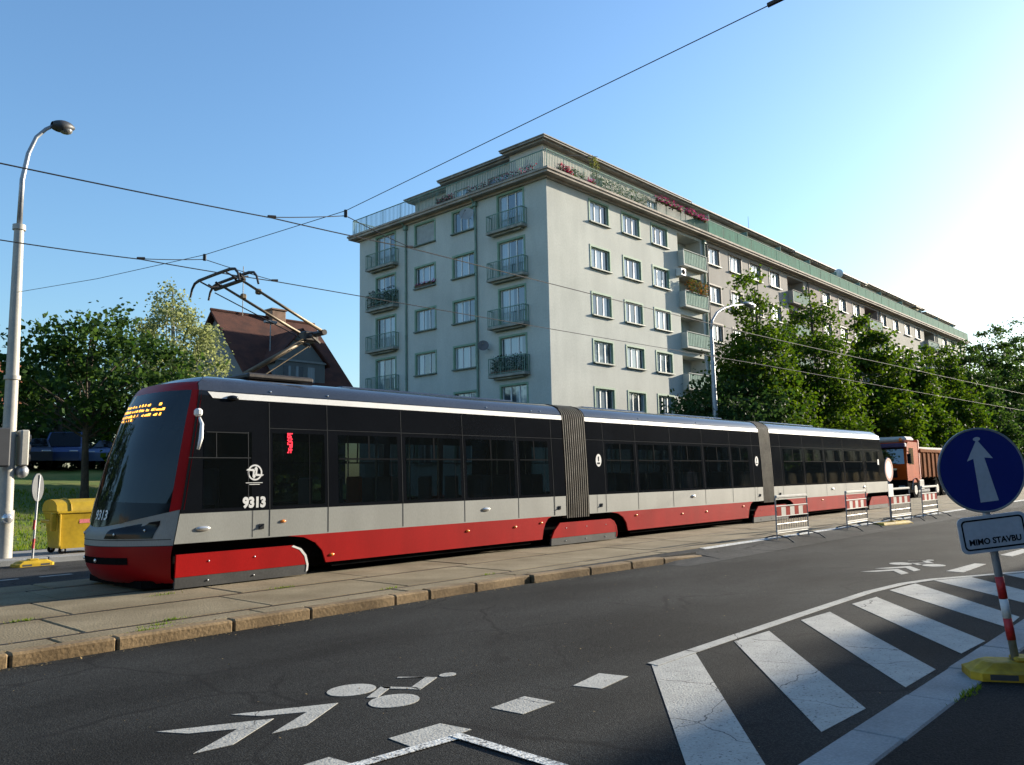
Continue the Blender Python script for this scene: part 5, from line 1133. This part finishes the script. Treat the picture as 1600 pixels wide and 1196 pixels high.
g = MB(); g.bbox(tx0+2.3, tx0+2.55, ty0, ty1, 1.1, 3.45, .05); build('headboard', g, mat('red_headboard', (.40, .06, .02), .6, .15), tk)
g = MB(); g.bbox(tx0+2.9, tx0+8.3, ty0+.1, ty1-.1, 2.8, 3.05, .15); build('load', g, ATT, tb)
for x in (tx0+1.35, tx0+5.6, tx0+7.0):
    for s, y in ((1, ty0+.16), (-1, ty1-.16)):
        g = MB(); g.tube([(x, y-.15, .52), (x, y+.15, .52)], .52, 20); wl_ = build('wheel', g, UND, tk); g = MB(); g.tube([(x, y-s*.155, .52), (x, y-s*.165, .52)], .27, 14); build('rim', g, GALV, wl_)
g = MB(); P = [(tx0+1.35+.68*math.cos(math.pi*k/8), .55+.68*math.sin(math.pi*k/8)) for k in range(9)]
g.grid([[(x, y, z) for y in (ty0-.05, ty0+.35)] for x, z in P]); g.bbox(tx0+2.05, tx0+2.9, ty0-.03, ty0+.4, .5, 1.1, .04); build('mudguard', g, WB, tk)

# ------------------------------------------------------------------ parked cars on the bank
def car(label, x, y, rz, paint, van=0):
    t = thing('parked_car' if not van else 'parked_van', label, 'car' if not van else 'van', (0, 0, 0), 'cars parked on top of the grass bank')
    h = 1.45+van*.35; hw_ = .85
    pr = [(-2.05, .35), (-2.1, .75), (-1.95, .92), (-1.0, 1.02-.0), (-.35, h-.05), (.2, h), (1.3, h-.04), (1.95, 1.0 if not van else 1.3), (2.08, .8), (2.05, .35)]
    g = MB(); P = []
    for s, k in ((-1, .0), (-1, 1), (1, 1), (1, 0)): pass
    rows = []
    for yy, ins in ((-hw_, .10), (-hw_+.05, 0), (hw_-.05, 0), (hw_, .10)):
        rows.append([(px_, yy*(1 if z < 1.0 else 1-.18*(z-1.0)/(h-1.0)), z-(ins*.3 if z > .9 else 0)) for px_, z in pr])
    g.grid(rows); g.add(rows[0], [tuple(range(len(pr)))]); g.add(rows[3], [tuple(range(len(pr)))]); b = build('body', g, paint, t, smooth=True, angle=35)
    g = MB(); g.prism([(-1.0, -.72, 1.04), (-.38, -.62, h-.08), (-.38, .62, h-.08), (-1.0, .72, 1.04)], (-.02, 0, .02)); build('windscreen', g, BLK, b)
    g = MB(); g.prism([(1.36, -.62, h-.1), (1.92, -.7, 1.08 if not van else 1.32), (1.92, .7, 1.08 if not van else 1.32), (1.36, .62, h-.1)], (.03, 0, .02)); build('rear_window', g, BLK, b)
    for s in (-1, 1):
        g = MB(); g.prism([(-.85, s*.835, 1.03), (-.33, s*.72, h-.12), (1.25, s*.72, h-.12), (1.7, s*.835, 1.06)], (0, s*.015, 0)); build('side_window', g, BLK, b)
        g = MB(); g.bbox(-2.09, -1.98, s*.6-.18, s*.6+.18, .68, .82, .02); build('headlight', g, GLW, b)
    for wx in (-1.3, 1.3):
        for s in (-1, 1): g = MB(); g.tube([(wx, s*.86, .31), (wx, s*.66, .31)], .31, 16); w2 = build('wheel', g, UND, t); g = MB(); g.tube([(wx, s*.862, .31), (wx, s*.868, .31)], .19, 12); build('rim', g, GALV, w2)
    t.location = (x, y, ter(x, y)+.0); t.rotation_euler = (0, 0, rz); return t
cb1 = mat('blue_car_paint', (.022, .045, .14), .4, .05, coat=.5); cb2 = mat('light_blue_car_paint', (.07, .11, .22), .3, .05, coat=.5); cb3 = mat('dark_car_paint', (.02, .025, .05), .3, .05, coat=.5)
car('dark car parked at the far left of the bank beside the cream mast', 12.6, 42.0, R(75), cb3)
car('bright blue van parked on the bank left of the thin trunk', 14.3, 42.2, R(62), cb1, 1)
car('very dark car between the blue van and the far left car', 13.2, 46.4, R(70), cb3)
car('light blue car parked right of the thin trunk, near the tram nose', 16.6, 42.3, R(55), cb2)
car('blue car parked behind the light blue one', 18.6, 46.0, R(55), cb1)

# ------------------------------------------------------------------ overhead wires
WR = mat('overhead_wire', (.03, .03, .03), .5, .1, metal=.4)
def sagline(a, b, sag, n=10):
    a, b = Vector(a), Vector(b); return [a.lerp(b, i/n) - Vector((0, 0, sag*4*(i/n)*(1-i/n))) for i in range(n+1)]
def chain(pts, sag):
    out = []
    for a, b in zip(pts, pts[1:]): out += sagline(a, b, sag)[:-1]
    return out + [Vector(pts[-1])]
H1 = (7.13, 9.9, 5.64); H2 = (6.39, 12.88, 5.42)
w1 = [(-18, 9.7, 5.1), (2.54, 9.88, 5.17), (5.88, 9.9, 5.32), (8.39, 9.9, 5.39), (20.7, 9.9, 5.41), (32.4, 9.9, 5.59), (55, 9.9, 5.95), (90, 10, 6.0)]
w2 = [(-18, 12.7, 5.05), (3.36, 12.88, 5.13), (5.33, 12.88, 5.22), (7.74, 12.9, 5.27), (26.8, 12.88, 5.50), (71, 12.88, 5.96), (110, 12.9, 6.1)]
g = MB(); g.tube(chain(w1, .01), .0085, 6); tag(build('contact_wire', g, WR), 'dark overhead tram wire nearer to the camera, crossing the apartment front', 'wire', 'tram contact wires')
g = MB(); g.tube(chain(w2, .01), .0085, 6); tag(build('contact_wire', g, WR), 'dark overhead tram wire above the tram, touched by its pantograph', 'wire', 'tram contact wires')
spn = [(mx_+.0, my_, 6.05), (6.39, 12.88, 5.50), (7.13, 9.9, 5.72), (7.14, 3, 6.11), (7.2, -8.5, 7.2)]
sp_ = thing('span_wire', 'thin cross wire from the cream mast up to the top edge, carrying both hangers', 'wire', (7.1, 9.9, 5.6))
g = MB(); g.tube(spn[:1] + [Vector(spn[0]).lerp(Vector(spn[1]), .5)-Vector((0, 0, .05))] + spn[1:], .0055, 6); build('cable', g, WR, sp_)
for h_, L0, L1 in ((H1, (5.88, 9.9, 5.33), (8.39, 9.9, 5.40)), (H2, (5.33, 12.88, 5.23), (7.74, 12.9, 5.28))):
    g = MB(); g.tube([(h_[0], h_[1], h_[2]+.09), (h_[0], h_[1], h_[2]-.02)], .028, 6); hh = build('insulator', g, WR, sp_)
    g = MB(); g.tube(sagline(h_, L0, .01, 4), .007, 5); g.tube(sagline(h_, L1, .01, 4), .007, 5)
    for p in (L0, L1): g.tube([(p[0]-.06, p[1], p[2]), (p[0]+.06, p[1], p[2]+.02)], .02, 5)
    build('delta_suspension', g, WR, hh)
P9 = Vector((7.14, 3.0, 6.11)); g = MB(); g.tube([P9+Vector((0, .1, -.0)), P9+Vector((0, -.08, .01))], .025, 6); build('insulator', g, WR, sp_)
for x in (40, 75):
    s2 = [(x, 20.4, 6.9), (x, 12.88, 6.2), (x, 9.9, 6.25), (x, -8.5, 7.5)]
    g = MB(); g.tube(s2, .006, 5); tag(build('cross_span', g, WR), 'thin cross wire over the street near the %s' % ('grey street lamp' if x < 50 else 'orange truck, farther away'), 'wire')
